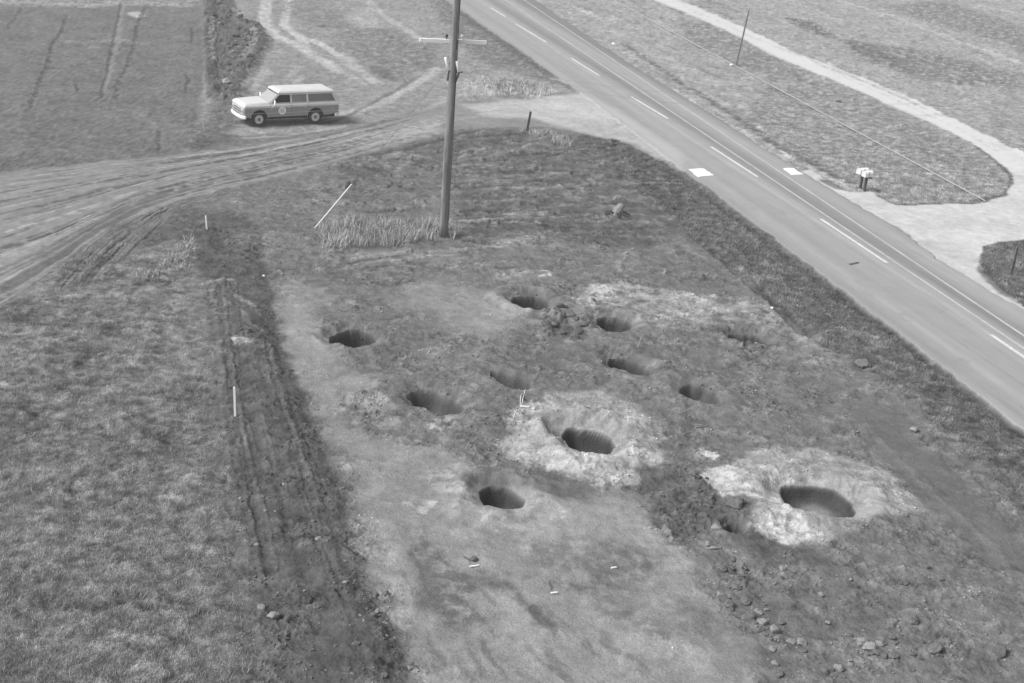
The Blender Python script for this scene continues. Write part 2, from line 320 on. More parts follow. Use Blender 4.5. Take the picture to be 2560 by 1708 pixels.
WLc = np.array([(520, 700), (530, 850), (545, 1000), (565, 1180), (590, 1350), (615, 1520), (650, 1720)], float)
WRc = np.array([(668, 700), (700, 850), (745, 990), (800, 1120), (855, 1270), (930, 1480), (1030, 1720)], float)
for k in range(46):
    t = rr.uniform(.05, .97); a0 = int(rr.integers(0, 4)); a1 = min(7, a0+int(rr.integers(3, 5)))
    P = WLc[a0:a1]*(1-t)+WRc[a0:a1]*t; dark = rr.random() < .55
    stroke('F', P+rr.normal(0, 4, P.shape), rr.uniform(.08, .25), 95 if dark else 118, rr.uniform(.25, .6), h=-.016 if dark else .014, warp=.22, mott=1.0)
area('4', [(1575, 755), (1640, 775), (1720, 800), (1700, 825), (1580, 810)], 160, feather=.08, mott=.9)
area('4', [(1540, 850), (1570, 860), (1540, 880)], 165, feather=.05)
area('4', [(880, 370), (1050, 330), (1200, 340), (1200, 400), (900, 410)], 96, a=.85, feather=.2, h=-.08)
stroke('4', [(880, 370), (960, 330), (1010, 300), (1130, 310), (1270, 190), (1290, 60)], .45, 150, .6, mott=.4, warp=.8, gr=.9)
area('4', [(1230, 100), (1320, 100), (1320, 240), (1200, 220)], 160, a=.7, feather=.3, gr=1)
stroke('4', [(1480, 40), (1500, 120), (1560, 170)], .6, 90, .7, h=-.08)
stroke('4', [(1450, 40), (1470, 0)], .9, 98, .6)
area('1', [(830, 1558), (1000, 1480), (1250, 1440), (1330, 1420), (1420, 1500), (1500, 1460), (1560, 1558), (1300, 1640), (900, 1700)], 106, a=.8, feather=.3, ro=.8)
for pts, w, D in (([(1220, 390), (1450, 375), (1690, 365)], .3, 150), ([(1150, 400), (1210, 430), (1400, 430), (1580, 445)], .2, 152), ([(1580, 445), (1660, 520), (1760, 600)], .22, 150), ([(650, 560), (850, 550), (950, 545)], .28, 158), ([(750, 530), (900, 515), (1010, 508)], .2, 156),
                  ([(740, 590), (940, 580)], .3, 100), ([(930, 700), (1010, 700)], .5, 92), ([(1150, 400), (1190, 412)], .15, 175), ([(1590, 570), (1700, 640), (1800, 760)], .2, 140), ([(1460, 590), (1570, 615)], .15, 145)):
    stroke('4', pts, w, D, .7, warp=.7)
# far bank left of the pad
area('4', [(1900, 0), (2000, 100), (2000, 200), (1900, 260), (1600, 240), (1570, 40)], 114, a=.6, feather=.5, mott=.6)
area('4', [(1560, 20), (1900, 20), (1980, 60), (1800, 200)], 138, a=.4, feather=.4, mott=.5)

# ---- near left field
area('F', [(-700, 700), (0, 740), (120, 690), (330, 715), (480, 780), (515, 900), (530, 1050), (560, 1250), (575, 1450), (600, 1600), (620, 1850), (-700, 1850)], 138, ro=.5, gr=1, feather=.7)
area('F', [(-400, 660), (0, 660), (150, 640), (330, 640), (480, 600), (490, 700), (480, 790), (330, 720), (0, 750), (-400, 760)], 150, a=.8, gr=.7, feather=.5, mott=.9)
area('4', [(850, 1400), (930, 1300), (1100, 1330), (1380, 1300), (1450, 1450), (1250, 1558), (900, 1600)], 110, a=.7, feather=.5, mott=.6)
stroke('4', [(930, 1330), (890, 1440), (865, 1558)], .4, 148, .5)
for pts in ([(0, 520), (270, 520), (270, 640), (0, 640)], [(370, 760), (560, 730), (600, 860), (420, 900)], [(500, 900), (650, 860), (650, 960)], [(900, 700), (760, 650), (620, 640), (800, 720)], [(0, 1180), (300, 1200), (350, 1400), (0, 1500)]):
    area('4', pts, 104, a=.6, feather=.4, mott=.4)
for pts in ([(170, 100), (330, 70), (460, 200), (200, 250)], [(0, 600), (400, 560), (450, 700), (200, 800), (0, 900)], [(800, 330), (1380, 330), (1350, 300), (820, 260)], [(0, 1100), (400, 1080), (560, 1300), (200, 1300)], [(500, 1350), (700, 1400), (650, 1558), (450, 1558)]):
    area('7', pts, 148, a=.6, feather=.5, mott=.5)
for pts in ([(1100, 100), (1250, 60), (1300, 200), (1050, 220)], [(350, 350), (640, 320), (600, 420), (380, 430)], [(880, 900), (1060, 900), (1050, 1020), (900, 1010)], [(0, 930), (130, 960), (0, 1060)], [(0, 1300), (200, 1350), (150, 1480), (0, 1480)], [(1500, 560), (1680, 600), (1650, 760), (1550, 820)]):
    area('7', pts, 114, a=.5, feather=.4, mott=.4)
for k in range(70):                       # mottling of the rough grass
    x = rr.uniform(-100, 520); y = rr.uniform(760, 1750); s = rr.uniform(12, 45)
    area('F', [(x, y), (x+s, y-s*.4), (x+2*s, y), (x+s, y+s*.4)], rr.choice([114, 118, 140, 144]), a=rr.uniform(.2, .4), feather=.3, mott=.4, mseed=int(rr.integers(50)))

# ---- dirt track with its fan of ruts
UP = [(-250, 440), (0, 395), (200, 374), (400, 357), (600, 332), (800, 294), (950, 258), (1060, 232), (1180, 222), (1330, 215)]
LO = [(-300, 860), (0, 705), (150, 600), (260, 520), (400, 465), (560, 424), (700, 392), (850, 350), (940, 325), (1040, 298), (1160, 292)]
TRK = UP[:-1]+[(1200, 228), (1290, 210), (1333, 214), (1560, 386)]+[(1500, 355), (1420, 325), (1360, 310), (1250, 292)]+LO[::-1]
ti, tm = area('A', TRK, 146, feather=.25, warp=.5, ro=.12, gr=0)
TRACK = np.zeros(N); TRACK[ti] = tm
area('2', [(820, 720), (1100, 690), (1350, 670), (1640, 640), (2000, 900), (2350, 1160), (2000, 980), (1750, 930), (1450, 850), (1330, 810), (1000, 800)], 182, a=.95, feather=.5, warp=.7)
area('2', [(1300, 660), (1650, 650), (1900, 830), (1500, 790)], 190, a=.8, feather=.5)
area('1', [(1050, 1290), (1500, 1170), (2000, 1060), (2350, 960), (2350, 1060), (1900, 1200), (1400, 1320)], 168, a=.8, feather=.5, mott=.8)
area('2', [(0, 960), (450, 850), (700, 800), (700, 900), (400, 980), (0, 1060)], 176, a=.8, feather=.5, mott=.8)
area('4', [(-300, 60), (300, 0), (700, 0), (500, 120), (300, 300), (0, 420), (-300, 500)], 146, a=.7, feather=.6)
sU = smooth_line(UP, 6); sL = smooth_line(LO, 6)
def resamp(P, n):
    d = np.r_[0, np.cumsum(np.hypot(*np.diff(P, axis=0).T))]; t = np.linspace(0, d[-1], n)
    return np.c_[np.interp(t, d, P[:, 0]), np.interp(t, d, P[:, 1])]
sU = resamp(sU, 40); sL = resamp(sL, 40)
for k in range(150):
    t = rr.uniform(.02, .98); a0 = int(rr.integers(0, 22)); a1 = a0+int(rr.integers(6, 20)); a1 = min(a1, 39)
    dr = rr.uniform(-.05, .05); tt = t+dr*np.linspace(0, 1, a1-a0)
    P = (sU[a0:a1].T*(1-tt)+sL[a0:a1].T*tt).T
    dark = rr.random() < .55
    stroke('A', P[::2], rr.uniform(.10, .26), 101 if dark else 182, rr.uniform(.35, .75), h=-.011 if dark else .009, warp=.18, mott=.9)
for k in range(5):                       # ruts low on the left
    t = rr.uniform(.6, .92); P = (sU[3:20].T*(1-t)+sL[3:20].T*t).T
    stroke('A', P[::2], .2, 112, .5, h=-.015, warp=.3)
for pts in ([(410, 400), (450, 310), (500, 290)], [(460, 400), (520, 400), (530, 340)], [(520, 270), (640, 170), (800, 50)], [(580, 300), (700, 190), (860, 60), (960, 0)], [(620, 330), (760, 190), (880, 90)]):
    stroke('4', pts, .16, 98, .6, h=-.03, warp=.5)
stroke('A', [(30, 668), (165, 572), (275, 498), (410, 448), (570, 410), (700, 382), (850, 342)], 1.3, 122, .6, warp=.6, feather=1.0, mott=1.6)
OC = np.array([(560, 424), (400, 468), (270, 522), (175, 590), (105, 675)], float); IC = np.array([(540, 455), (420, 480), (335, 540), (280, 595), (235, 655)], float)
area('A', [tuple(p) for p in OC]+[tuple(p) for p in IC[::-1]], 124, a=.85, feather=.25, ro=.4)
for k in range(22):
    t = (k+rr.uniform(0, .7))/22; P = OC*(1-t)+IC*t; a0 = int(rr.integers(0, 2)); a1 = 5 if rr.random() < .6 else 4
    stroke('A', P[a0:a1], .13, 96 if k % 2 else 150, .75, h=-.035 if k % 2 else .03, warp=.35, mott=1.6)
# trail that branches up right of the wagon
stroke('2', [(-100, 800), (0, 780), (250, 720), (430, 620), (600, 520), (690, 450)], .8, 176, .8)
stroke('2', [(-200, 850), (0, 815), (230, 700), (400, 610), (560, 510)], .35, 118, .7)
stroke('2', [(560, 760), (700, 690), (780, 640)], .4, 172, .6); stroke('1', [(1500, 960), (1900, 930), (2200, 890), (2350, 860)], .4, 172, .6)
stroke('2', [(880, 640), (940, 570), (930, 520), (890, 480)], .3, 180, .5, warp=1)
area('1', [(1640, 880), (1850, 860), (2000, 880), (1900, 910), (1680, 920)], 158, a=.8, feather=.35, mott=.6)
area('1', [(1300, 1000), (1450, 910), (1650, 930), (1600, 970)], 106, a=.7, feather=.4)

# ---- halos, craters
HOLES = [  # left rim, right rim, depth of the opening in the picture, depth in metres, rim height, kind
    ((827, 845), (937, 837), 36, .8, .08, 0), ((1283, 747), (1372, 757), 33, .75, .10, 0), ((1489, 799), (1578, 812), 34, .8, .07, 0), ((1521, 894), (1626, 928), 36, .75, .07, 0),
    ((1829, 832), (1915, 846), 22, .45, .04, 0), ((1232, 940), (1325, 964), 32, .5, .08, 1), ((1024, 992), (1148, 1016), 52, .55, .09, 1), ((1700, 976), (1802, 996), 38, .45, .07, 1),
    ((1406, 1083), (1540, 1110), 54, .62, .14, 0), ((1196, 1224), (1308, 1248), 48, .7, .10, 0), ((1957, 1227), (2132, 1266), 62, .34, .12, 0)]
def cpt(r, x, y): return W(r, x, y)
area('5', [(1080, 320), (1160, 280), (1400, 270), (1530, 350), (1480, 480), (1430, 420), (1250, 420), (1170, 470), (1120, 400)], 134, a=.6, feather=.2, ro=.7)
area('5', [(1050, 330), (1180, 290), (1300, 280), (1280, 330), (1120, 360), (1060, 360)], 168, a=.6, feather=.15, mott=.4)
area('5', [(1345, 285), (1410, 285), (1405, 335), (1360, 335)], 205, a=.9, feather=.1, mott=.6)
area('5', [(1000, 430), (1180, 480), (1320, 530), (1300, 640), (1080, 640), (980, 560)], 160, a=.75, feather=.3, mott=.7)
area('5', [(1560, 480), (1700, 390), (1900, 370), (2300, 430), (2600, 520), (2600, 650), (2400, 680), (2000, 680), (1990, 600), (1870, 570), (1740, 600), (1560, 560)], 164, a=.9, feather=.3, mott=.9, ro=.8)
area('5', [(1660, 430), (1760, 380), (1900, 390), (1880, 480), (1780, 500), (1680, 470)], 192, a=.8, feather=.2, mott=.5, mf=2.5)
area('5', [(1940, 440), (2200, 450), (2300, 480), (2000, 470)], 180, a=.6, feather=.15, mott=.4, mf=2.5)
area('6', [(-120, 480), (100, 470), (500, 490), (640, 560), (900, 740), (1200, 940), (1150, 960), (950, 850), (700, 740), (400, 640), (0, 640)], 156, a=.75, feather=.35, mott=.8)
area('6', [(450, 720), (900, 800), (1020, 960), (760, 900), (620, 880), (400, 860)], 138, a=.6, feather=.3, mott=.8)
for pts, w in (([(900, 800), (1050, 890), (1150, 960), (1220, 1010)], .3), ([(780, 920), (880, 940), (960, 1020), (1040, 1080)], .22), ([(560, 1080), (640, 1045), (780, 1055)], .3), ([(1280, 1110), (1400, 1050)], .2), ([(400, 1000), (470, 1000)], .5)):
    stroke('6', pts, w, 156, .5, warp=1.2, mott=1.0, feather=w*1.3)
area('6', [(0, 640), (330, 600), (350, 690), (450, 760), (600, 770), (700, 850), (640, 1000), (300, 1050), (250, 850), (0, 800)], 118, a=.7, feather=.4, mott=.8, ro=.9)
# halo of the big light crater
area('5', [(1150, 1300), (1280, 1200), (1480, 1120), (1800, 1110), (2050, 1210), (2200, 1330), (2260, 1380), (2180, 1500), (2140, 1600), (2000, 1720), (1800, 1700), (1500, 1680), (1250, 1640), (1130, 1540)], 158, a=1, feather=.22, ro=.7)
area('5', [(1120, 1450), (1300, 1420), (1560, 1500), (1700, 1530), (1900, 1530), (2150, 1480), (2200, 1560), (2100, 1650), (1930, 1740), (1600, 1700), (1350, 1640), (1150, 1560)], 184, a=.9, feather=.25, mott=1.0, mf=2)
area('5', [(1150, 1310), (1300, 1180), (1450, 1180), (1330, 1280), (1300, 1400), (1180, 1450)], 174, a=.8, feather=.25, mott=.7, mf=2)
area('5', [(1850, 1230), (1980, 1240), (2100, 1310), (2000, 1330), (1880, 1300)], 178, a=.8, feather=.2, mott=.5, mf=2)
area('5', [(1380, 1400), (1520, 1440), (1540, 1480), (1420, 1440)], 128, a=.6, feather=.15)
area('8', [(1250, 0), (1900, -20), (2060, 60), (2020, 180), (1830, 240), (1680, 190), (1480, 150), (1340, 80)], 180, a=.9, feather=.2, mott=.9, mf=2)
stroke('8', [(2080, 50), (2160, 80), (2230, 115)], .22, 182, .8)
# lower centre crater surround
area('8', [(560, 100), (800, 80), (880, 200), (900, 290), (820, 330), (660, 250)], 178, a=.9, feather=.2, mott=.5, mf=2.2)
area('8', [(450, 320), (560, 310), (640, 350), (540, 400), (480, 370)], 192, a=.9, feather=.12, mott=.8)
area('8', [(620, 350), (900, 330), (1100, 340), (1380, 290), (1500, 400), (1460, 500), (1250, 640), (1100, 500), (900, 460)], 166, a=.85, feather=.3, mott=.6, mf=2)
stroke('8', [(1400, 300), (1440, 360), (1470, 420)], .35, 188, .7, warp=1); stroke('8', [(1210, 590), (1260, 640), (1310, 700)], .22, 172, .7, warp=1)
stroke('8', [(940, 465), (1030, 420), (1070, 400)], .15, 182, .7); stroke('8', [(1090, 520), (1140, 515)], .15, 178, .7)
area('8', [(1250, 100), (1450, 130), (1700, 210), (1700, 330), (1500, 340), (1350, 260), (1200, 200)], 112, a=.8, feather=.3)
area('8', [(870, 130), (1050, 110), (1180, 180), (960, 190), (900, 240)], 116, a=.8, feather=.15)
area('8', [(2040, 100), (2350, 60), (2600, 100), (2600, 500), (2350, 620), (2200, 500), (2060, 260)], 108, a=.9, feather=.3, ro=1.2)
# mid plot mottles
area('5', [(850, 820), (1500, 760), (1850, 830), (1800, 950), (1500, 1100), (1100, 1100), (900, 950)], 118, a=.6, feather=.4, mott=.9)
area('5', [(0, 1150), (450, 1050), (900, 1250), (1150, 1350), (1100, 1500), (700, 1530), (300, 1450), (0, 1300)], 116, a=.75, feather=.4, mott=.9, ro=.8)
area('5', [(640, 1300), (760, 1290), (780, 1380), (700, 1450), (600, 1400)], 166, a=.8, feather=.2, mott=.35, mf=3)
area('5', [(200, 1130), (300, 1130), (280, 1190), (210, 1200)], 170, a=.7, feather=.12, mott=.3, mf=3)
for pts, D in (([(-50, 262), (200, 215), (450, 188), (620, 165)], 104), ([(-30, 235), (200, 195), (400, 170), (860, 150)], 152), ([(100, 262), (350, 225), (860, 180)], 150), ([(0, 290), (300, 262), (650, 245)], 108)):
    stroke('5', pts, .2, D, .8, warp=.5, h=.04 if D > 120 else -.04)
for pts, w, D in (([(370, 1010), (430, 990)], .25, 175), ([(840, 1160), (900, 1110), (960, 1100)], .2, 166), ([(1450, 800), (1540, 780), (1640, 760)], .25, 168), ([(850, 1050), (920, 1040)], .2, 160), ([(1190, 1098), (1280, 1098)], .16, 170), ([(880, 900), (1000, 960), (1050, 1010)], .4, 145), ([(600, 520), (650, 620), (640, 680)], .4, 120)):
    stroke('5', pts, w, D, .55, warp=1.2, mott=1.0)
area('5', [(1390, 640), (1430, 580), (1540, 580), (1560, 660), (1690, 640), (1660, 720), (1400, 740)], 92, a=.8, feather=.15, mott=.9, ro=1.4)
# wide right bottom crater
area('9', [(150, 110), (330, 80), (700, -60), (1000, -30), (1450, 130), (1640, 340), (1560, 430), (1200, 480), (1000, 620), (850, 640), (600, 580), (470, 500), (260, 300)], 158, a=1, feather=.2, ro=.6)
area('9', [(160, 120), (330, 90), (420, 100), (330, 200), (600, 270), (740, 320), (560, 350), (280, 310), (220, 200)], 198, a=.95, feather=.1, mott=1.2, mf=2)
area('9', [(600, 330), (760, 310), (900, 370), (820, 420), (880, 520), (980, 600), (860, 635), (700, 625), (600, 560), (500, 510), (560, 450)], 205, a=.9, feather=.1, mott=.9, mf=2)
area('9', [(170, -30), (250, 0), (240, 40), (170, 10)], 200, a=.9, feather=.08)
area('9', [(20, 200), (60, 170), (110, 190), (60, 215)], 196, a=.9, feather=.06)
area('9', [(1100, 60), (1250, 90), (1500, 250), (1640, 350), (1560, 420), (1250, 400), (1180, 250)], 164, a=.6, feather=.25, mott=.6, mf=2)
area('9', [(240, 330), (330, 300), (480, 340), (520, 420), (470, 500), (260, 470)], 106, a=.9, feather=.15)
area('9', [(100, 180), (210, 180), (260, 320), (250, 480), (150, 480), (0, 300), (0, 100)], 104, a=.85, feather=.15, ro=1.1)
area('9', [(280, 540), (550, 530), (700, 640), (900, 640), (1000, 720), (1250, 740), (1000, 780), (700, 760), (450, 700)], 103, a=.85, feather=.25, ro=.8)
area('9', [(0, 620), (250, 560), (700, 760), (1500, 760), (2000, 900), (2350, 1100), (2700, 1400), (2700, 1800), (700, 1800), (560, 1500), (350, 1150), (100, 820)], 124, a=.8, feather=.4, ro=.68)
area('9', [(1060, 110), (1100, 480), (1230, 560), (1230, 470), (1650, 430), (1750, 600), (1600, 700), (1300, 700), (1050, 600)], 126, a=.5, feather=.3, mott=.8)
# bulldozer road at the right edge of the plot
area('6', [(1150, 1100), (1500, 1220), (1700, 1558), (2000, 1800), (2500, 2300), (2900, 2700), (2700, 2750), (2350, 2450), (2000, 2150), (1600, 1800), (1300, 1500)], 119, a=.85, feather=.35, ro=.2)
stroke('9', [(1440, -30), (1640, 140), (1830, 330), (2000, 500), (2200, 680), (2400, 880), (2700, 1150)], .22, 142, .55, warp=.7, h=.03, mott=1.2, feather=.3)
stroke('6', [(1330, 1400), (1400, 1480), (1500, 1558)], .2, 142, .5, h=.03, feather=.3)
area('9', [(1840, 640), (2100, 600), (2350, 750), (2600, 950), (2600, 1000), (2350, 900), (2000, 760)], 126, a=.5, feather=.4)
for pts, w, D in (([(1160, 770), (1300, 750), (1400, 700)], .25, 146), ([(1350, 820), (1480, 760), (1550, 740)], .28, 144), ([(980, 700), (1060, 745), (1200, 750), (1300, 730)], .15, 96), ([(1680, 1010), (1800, 940), (1900, 900)], .25, 142), ([(2000, 880), (2010, 980)], .3, 146),
                  ([(1870, 1040), (1940, 1010)], .3, 144), ([(2000, 1180), (2150, 1140), (2320, 1130)], .3, 160), ([(1600, 650), (1750, 690), (1850, 830)], .5, 138), ([(800, 1180), (950, 1320), (1130, 1430)], .35, 146), ([(400, 780), (520, 920), (640, 1000)], .14, 92),
                  ([(1010, 620), (1080, 620)], .3, 84), ([(900, 605), (950, 600)], .2, 92), ([(2150, 1200), (2300, 1180), (2400, 1200)], .15, 98), ([(1400, 1180), (1500, 1150), (1540, 1090)], .08, 80), ([(2040, 130), (2100, 200)], .3, 96), ([(2240, 250), (2350, 400)], .3, 98)):
    stroke('9', pts, w, D, .55, warp=1.0, h=(.03 if D > 120 else -.04), mott=1.2)
area('9', [(1240, 920), (1380, 900), (1370, 960), (1230, 990)], 150, a=.6, feather=.12, mott=.3, mf=4)
# pad bottom: dark stains and blade marks
for pts, w, D in (([(470, 580), (530, 760), (600, 1010), (660, 1160)], .12, 104), ([(950, 1210), (1010, 1330), (1090, 1450), (1180, 1558)], .16, 112), ([(890, 1290), (930, 1400), (1000, 1558)], .16, 122), ([(1280, 1150), (1390, 1300), (1500, 1500), (1560, 1600)], .2, 124), ([(1220, 930), (1260, 1020)], .15, 112),
                  ([(1450, 860), (1475, 930)], .08, 84), ([(200, 400), (260, 700), (380, 900), (520, 1200)], 1.3, 152), ([(1000, 930), (1180, 920), (1280, 1120), (1450, 1400), (1600, 1600)], .9, 153), ([(870, 700), (900, 740)], .08, 80), ([(1560, 1000), (1700, 1200)], .8, 154), ([(0, 620), (200, 740)], .1, 88)):
    stroke('8', pts, w, D, .6, warp=.4)
for pts, w, D, a in (([(190, 330), (260, 560), (400, 880), (560, 1250)], .9, 162, .85), ([(980, 900), (1150, 1060), (1350, 1300), (1520, 1580)], .9, 160, .85), ([(1480, 940), (1780, 1150), (2100, 1500)], 1.0, 160, .7), ([(1720, 250), (2000, 500), (2350, 860), (2600, 1150)], 1.1, 160, .8), ([(1950, 1000), (2350, 1350), (2700, 1560)], .8, 162, .6),
                     ([(520, 640), (620, 980), (720, 1170)], .55, 112, .85), ([(700, 850), (1000, 870), (1250, 950)], .45, 112, .8), ([(1240, 960), (1350, 1100), (1450, 1220)], .35, 104, .9), ([(1390, 1280), (1480, 1420), (1570, 1600)], .22, 116, .7), ([(2250, 980), (2500, 1150), (2600, 1350)], .9, 118, .6), ([(700, 1250), (800, 1400), (880, 1600)], .3, 124, .6), ([(1700, 1150), (1900, 1350), (2080, 1580)], .3, 124, .6)):
    stroke('8', pts, w, D, a, warp=.7, mott=1.4, feather=w*.6)
for k in range(60):
    x = rr.uniform(250, 1900); y = rr.uniform(650, 1500); L = rr.uniform(60, 300); sl = .28+.35*(x-250)/1650
    stroke('8', [(x, y), (x+L*sl*.9, y+L*.5), (x+L*sl*2, y+L)], rr.uniform(.05, .22), rr.choice([116, 120, 164, 170]), rr.uniform(.35, .7), warp=.5, mott=1.0)

for pts, a in (([(470, 580), (600, 580), (760, 760), (1200, 860), (1230, 960), (950, 900), (900, 1100), (980, 1140), (800, 1180), (680, 1170), (600, 1020), (520, 780)], .8),
               ([(1220, 970), (1330, 990), (1470, 1200), (1440, 1220), (1330, 1170), (1260, 1060)], .85), ([(1300, 640), (1650, 560), (2100, 600), (2150, 760), (2000, 950), (1800, 900), (1650, 780), (1350, 750)], .55),
               ([(1530, 850), (1720, 870), (1700, 930), (1570, 930)], .7), ([(1700, 900), (2250, 1100), (2350, 1250), (2300, 1350), (2000, 1200), (1800, 1100)], .45), ([(1720, 1230), (1800, 1240), (1780, 1290), (1730, 1270)], .5),
               ([(-100, 1050), (100, 1050), (260, 1170), (420, 1250), (480, 1300), (200, 1300), (0, 1180)], 0), ([(580, 1330), (640, 1310), (650, 1400), (700, 1450), (640, 1450)], .5), ([(250, 750), (400, 760), (430, 850), (390, 850), (330, 800)], .4)):
    if a: area('8', pts, 114, a=min(1, a*1.1), feather=.25, mott=.9, mf=2.1)
area('9', [(0, 1080), (150, 1130), (250, 1250), (220, 1330), (0, 1200)], 118, a=.55, feather=.3, mott=.7)
def crater(Lp, Rp, hpx, depth, rim, kind, k):
    a = un(*Lp)[:2]; b = un(*Rp)[:2]; c = (a+b)/2; mx, my = (Lp[0]+Rp[0])/2, (Lp[1]+Rp[1])/2
    va = (b-a)/2; vb = (un(mx, my-hpx/2)[:2]-un(mx, my+hpx/2)[:2])/2
    r = np.linalg.norm(va); rb = np.linalg.norm(vb)
    idx = subset(np.array([c]), r*5)
    q_ = np.linalg.solve(np.array([va, vb]).T, np.array([X[idx]-c[0], Y[idx]-c[1]]))
    d_ell = np.hypot(q_[0], q_[1])*r/1.07; dx = X[idx]-c[0]; dy = Y[idx]-c[1]
    th = np.arctan2(dy, dx)
    dc = np.hypot(dx, dy); kk = sst(1.2*r, 3*r, dc); d = (d_ell*(1-kk)+dc*kk)*(1+.07*np.sin(2*th+k)+.05*np.sin(3*th+2*k)+.12*noise(dx*1.7/r+k*9, dy*1.7/r)+.012*noise(dx*6+k, dy*6))/r
    mound = 1.35*rim*np.exp(-((d-1.8)/.75)**2)
    mound = np.where(d < 1, mound*d**2, mound)
    mound *= (1+.5*fbm(dx, dy, 1.2, 3, k*7))
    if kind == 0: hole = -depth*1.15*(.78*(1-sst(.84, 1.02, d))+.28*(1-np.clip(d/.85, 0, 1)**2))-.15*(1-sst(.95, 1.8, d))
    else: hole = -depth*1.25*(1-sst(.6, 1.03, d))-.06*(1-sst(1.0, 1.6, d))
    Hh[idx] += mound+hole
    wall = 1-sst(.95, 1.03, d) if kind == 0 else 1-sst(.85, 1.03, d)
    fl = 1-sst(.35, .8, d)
    T[idx] = T[idx]*(1-wall)+((88 if kind == 0 else 101)+(26 if k != 10 else 46)*fl)*wall  # walls darkened for moist soil and shade, floor paled as if lit
    RO[idx] = RO[idx]*(1-wall)+.25*wall
    return c, r
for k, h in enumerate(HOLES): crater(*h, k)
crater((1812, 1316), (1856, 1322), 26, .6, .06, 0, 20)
for (x, y, w, D) in ((2225, 918, 20, .12), (1690, 745, 16, .1)): pass

# ---- highway
d0, d1 = un(1289, 62)[:2], un(2476, 841)[:2]
rv = (d1-d0)/np.linalg.norm(d1-d0); rn = np.array([rv[1], -rv[0]])
rn = rn*(-1 if (un(2560, 1082)[:2]-d0)@rn > 0 else 1)     # points to the far side
def uv(p): return ((p-d0)@rn, (p-d0)@rv)
RE_N = [(900, -159), (1000, -85), (1154, 29), (1300, 128), (1450, 234), (1580, 330), (1700, 421), (1790, 487), (1898, 570), (2020, 663), (2187, 793), (2370, 932), (2560, 1082), (2900, 1350), (3400, 1760)]
RE_F = [(1030, -210), (1180, -105), (1335, 0), (1480, 98), (1600, 178), (1700, 238), (1791, 295), (1905, 370), (1985, 420), (2100, 490), (2249, 575), (2344, 650), (2450, 715), (2560, 777), (2900, 975), (3500, 1320)]
for q in (RE_N[2], RE_N[6], RE_N[12], RE_F[2], RE_F[7], RE_F[11], RE_F[13], (1260, 0), (2560, 877), (1307, 0), (2560, 844)): print('uv', q, uv(un(*q)[:2]))
RP = np.array([un(*q)[:2] for q in RE_N]+[un(*q)[:2] for q in RE_F[::-1]])
ri, rm = pmask(RP, .06, warp=.4)
ROAD = np.zeros(N); ROAD[ri] = rm
u = (X[ri]-d0[0])*rn[0]+(Y[ri]-d0[1])*rn[1]; v = (X[ri]-d0[0])*rv[0]+(Y[ri]-d0[1])*rv[1]
u = u + 0
ru = np.interp(u, [-8, -4.6, -3.9, -3.2, -2.5, -1.7, -1.0, -.3, .25, .75, 1.1, 1.5, 2.2, 2.9, 3.4, 3.9, 4.5, 6], [176, 175, 170, 160, 170, 160, 168, 166, 170, 158, 145, 150, 166, 170, 160, 146, 140, 142])
ru = ru+5*noise(u*3.2, v*.05, 200)+4*noise(u*9, v*.12, 201)+3*noise(u*2, v*.6, 202)
ru = ru+np.where(np.abs(u-.0) < .12, 14, 0)*(.6+.4*noise(u, v*.7, 203))
T[ri] = T[ri]*(1-rm)+ru*rm
RO[ri] *= 1-rm; GR[ri] *= 1-rm
for k in range(46):
    t = rr.uniform(-.1, 1.1); x0, y0 = 1289+1187*t, 62+779*t; b_ = un(x0, y0)[:2]+rn*rr.uniform(-4, 4.3); L = rr.uniform(1.5, 12) if k % 3 else rr.uniform(.8, 3)
    dv = rv*L if k % 3 else rn*L*.8+rv*rr.uniform(-.6, .6)
    stroke(None, [b_, b_+dv*.35+rn*rr.uniform(-.1, .1), b_+dv*.7+rn*rr.uniform(-.15, .15), b_+dv], .035 if k % 3 else .03, 118, rr.uniform(.25, .5), warp=.5, mott=1.5, feather=.05)
for k in range(16):
    t = rr.uniform(0, 1.05); b_ = un(1289+1187*t, 62+779*t)[:2]+rn*rr.uniform(-3.2, -1.0)
    stroke(None, [b_, b_+rv*rr.uniform(.4, 2.5)], rr.uniform(.15, .5), 150, rr.uniform(.25, .5), warp=.8, mott=.8)
# dust dragged on to the highway at the junction, grime marks
area('2', [(1640, 640), (1900, 760), (2350, 1060), (2350, 1170), (2000, 900)], 192, a=.6, feather=.5, warp=.4)
stroke('6', [(1060, 265), (1150, 262)], .25, 160, .5); stroke('6', [(900, 500), (1060, 620), (1300, 800)], .1, 158, .4)

# ---- relief and grain
TRK_H = np.zeros(N)
patch = np.clip(.9+1.0*fbm(X, Y, .8, 3, 410), .5, 1.6)
rough = RO*patch
Hh += .10*n1*(1-ROAD)
Hh += (.06*n2+.038*n3)*rough
rdg = 1-np.abs(noise(X*5.5+w1, Y*5.5, 450))*2.2
Hh += .017*rdg*rough
nf = noise(X*11, Y*11, 300); nf2 = noise(X*23, Y*23, 301)
near = sst(75, 35, Y)
Hh += rough*(.012*np.abs(nf)*2+.006*nf2*near)
clod = sst(.25, .55, noise(X*3.3, Y*3.3, 310))
Hh += clod*.05*rough*np.clip(rough-.5, 0, 1)*2
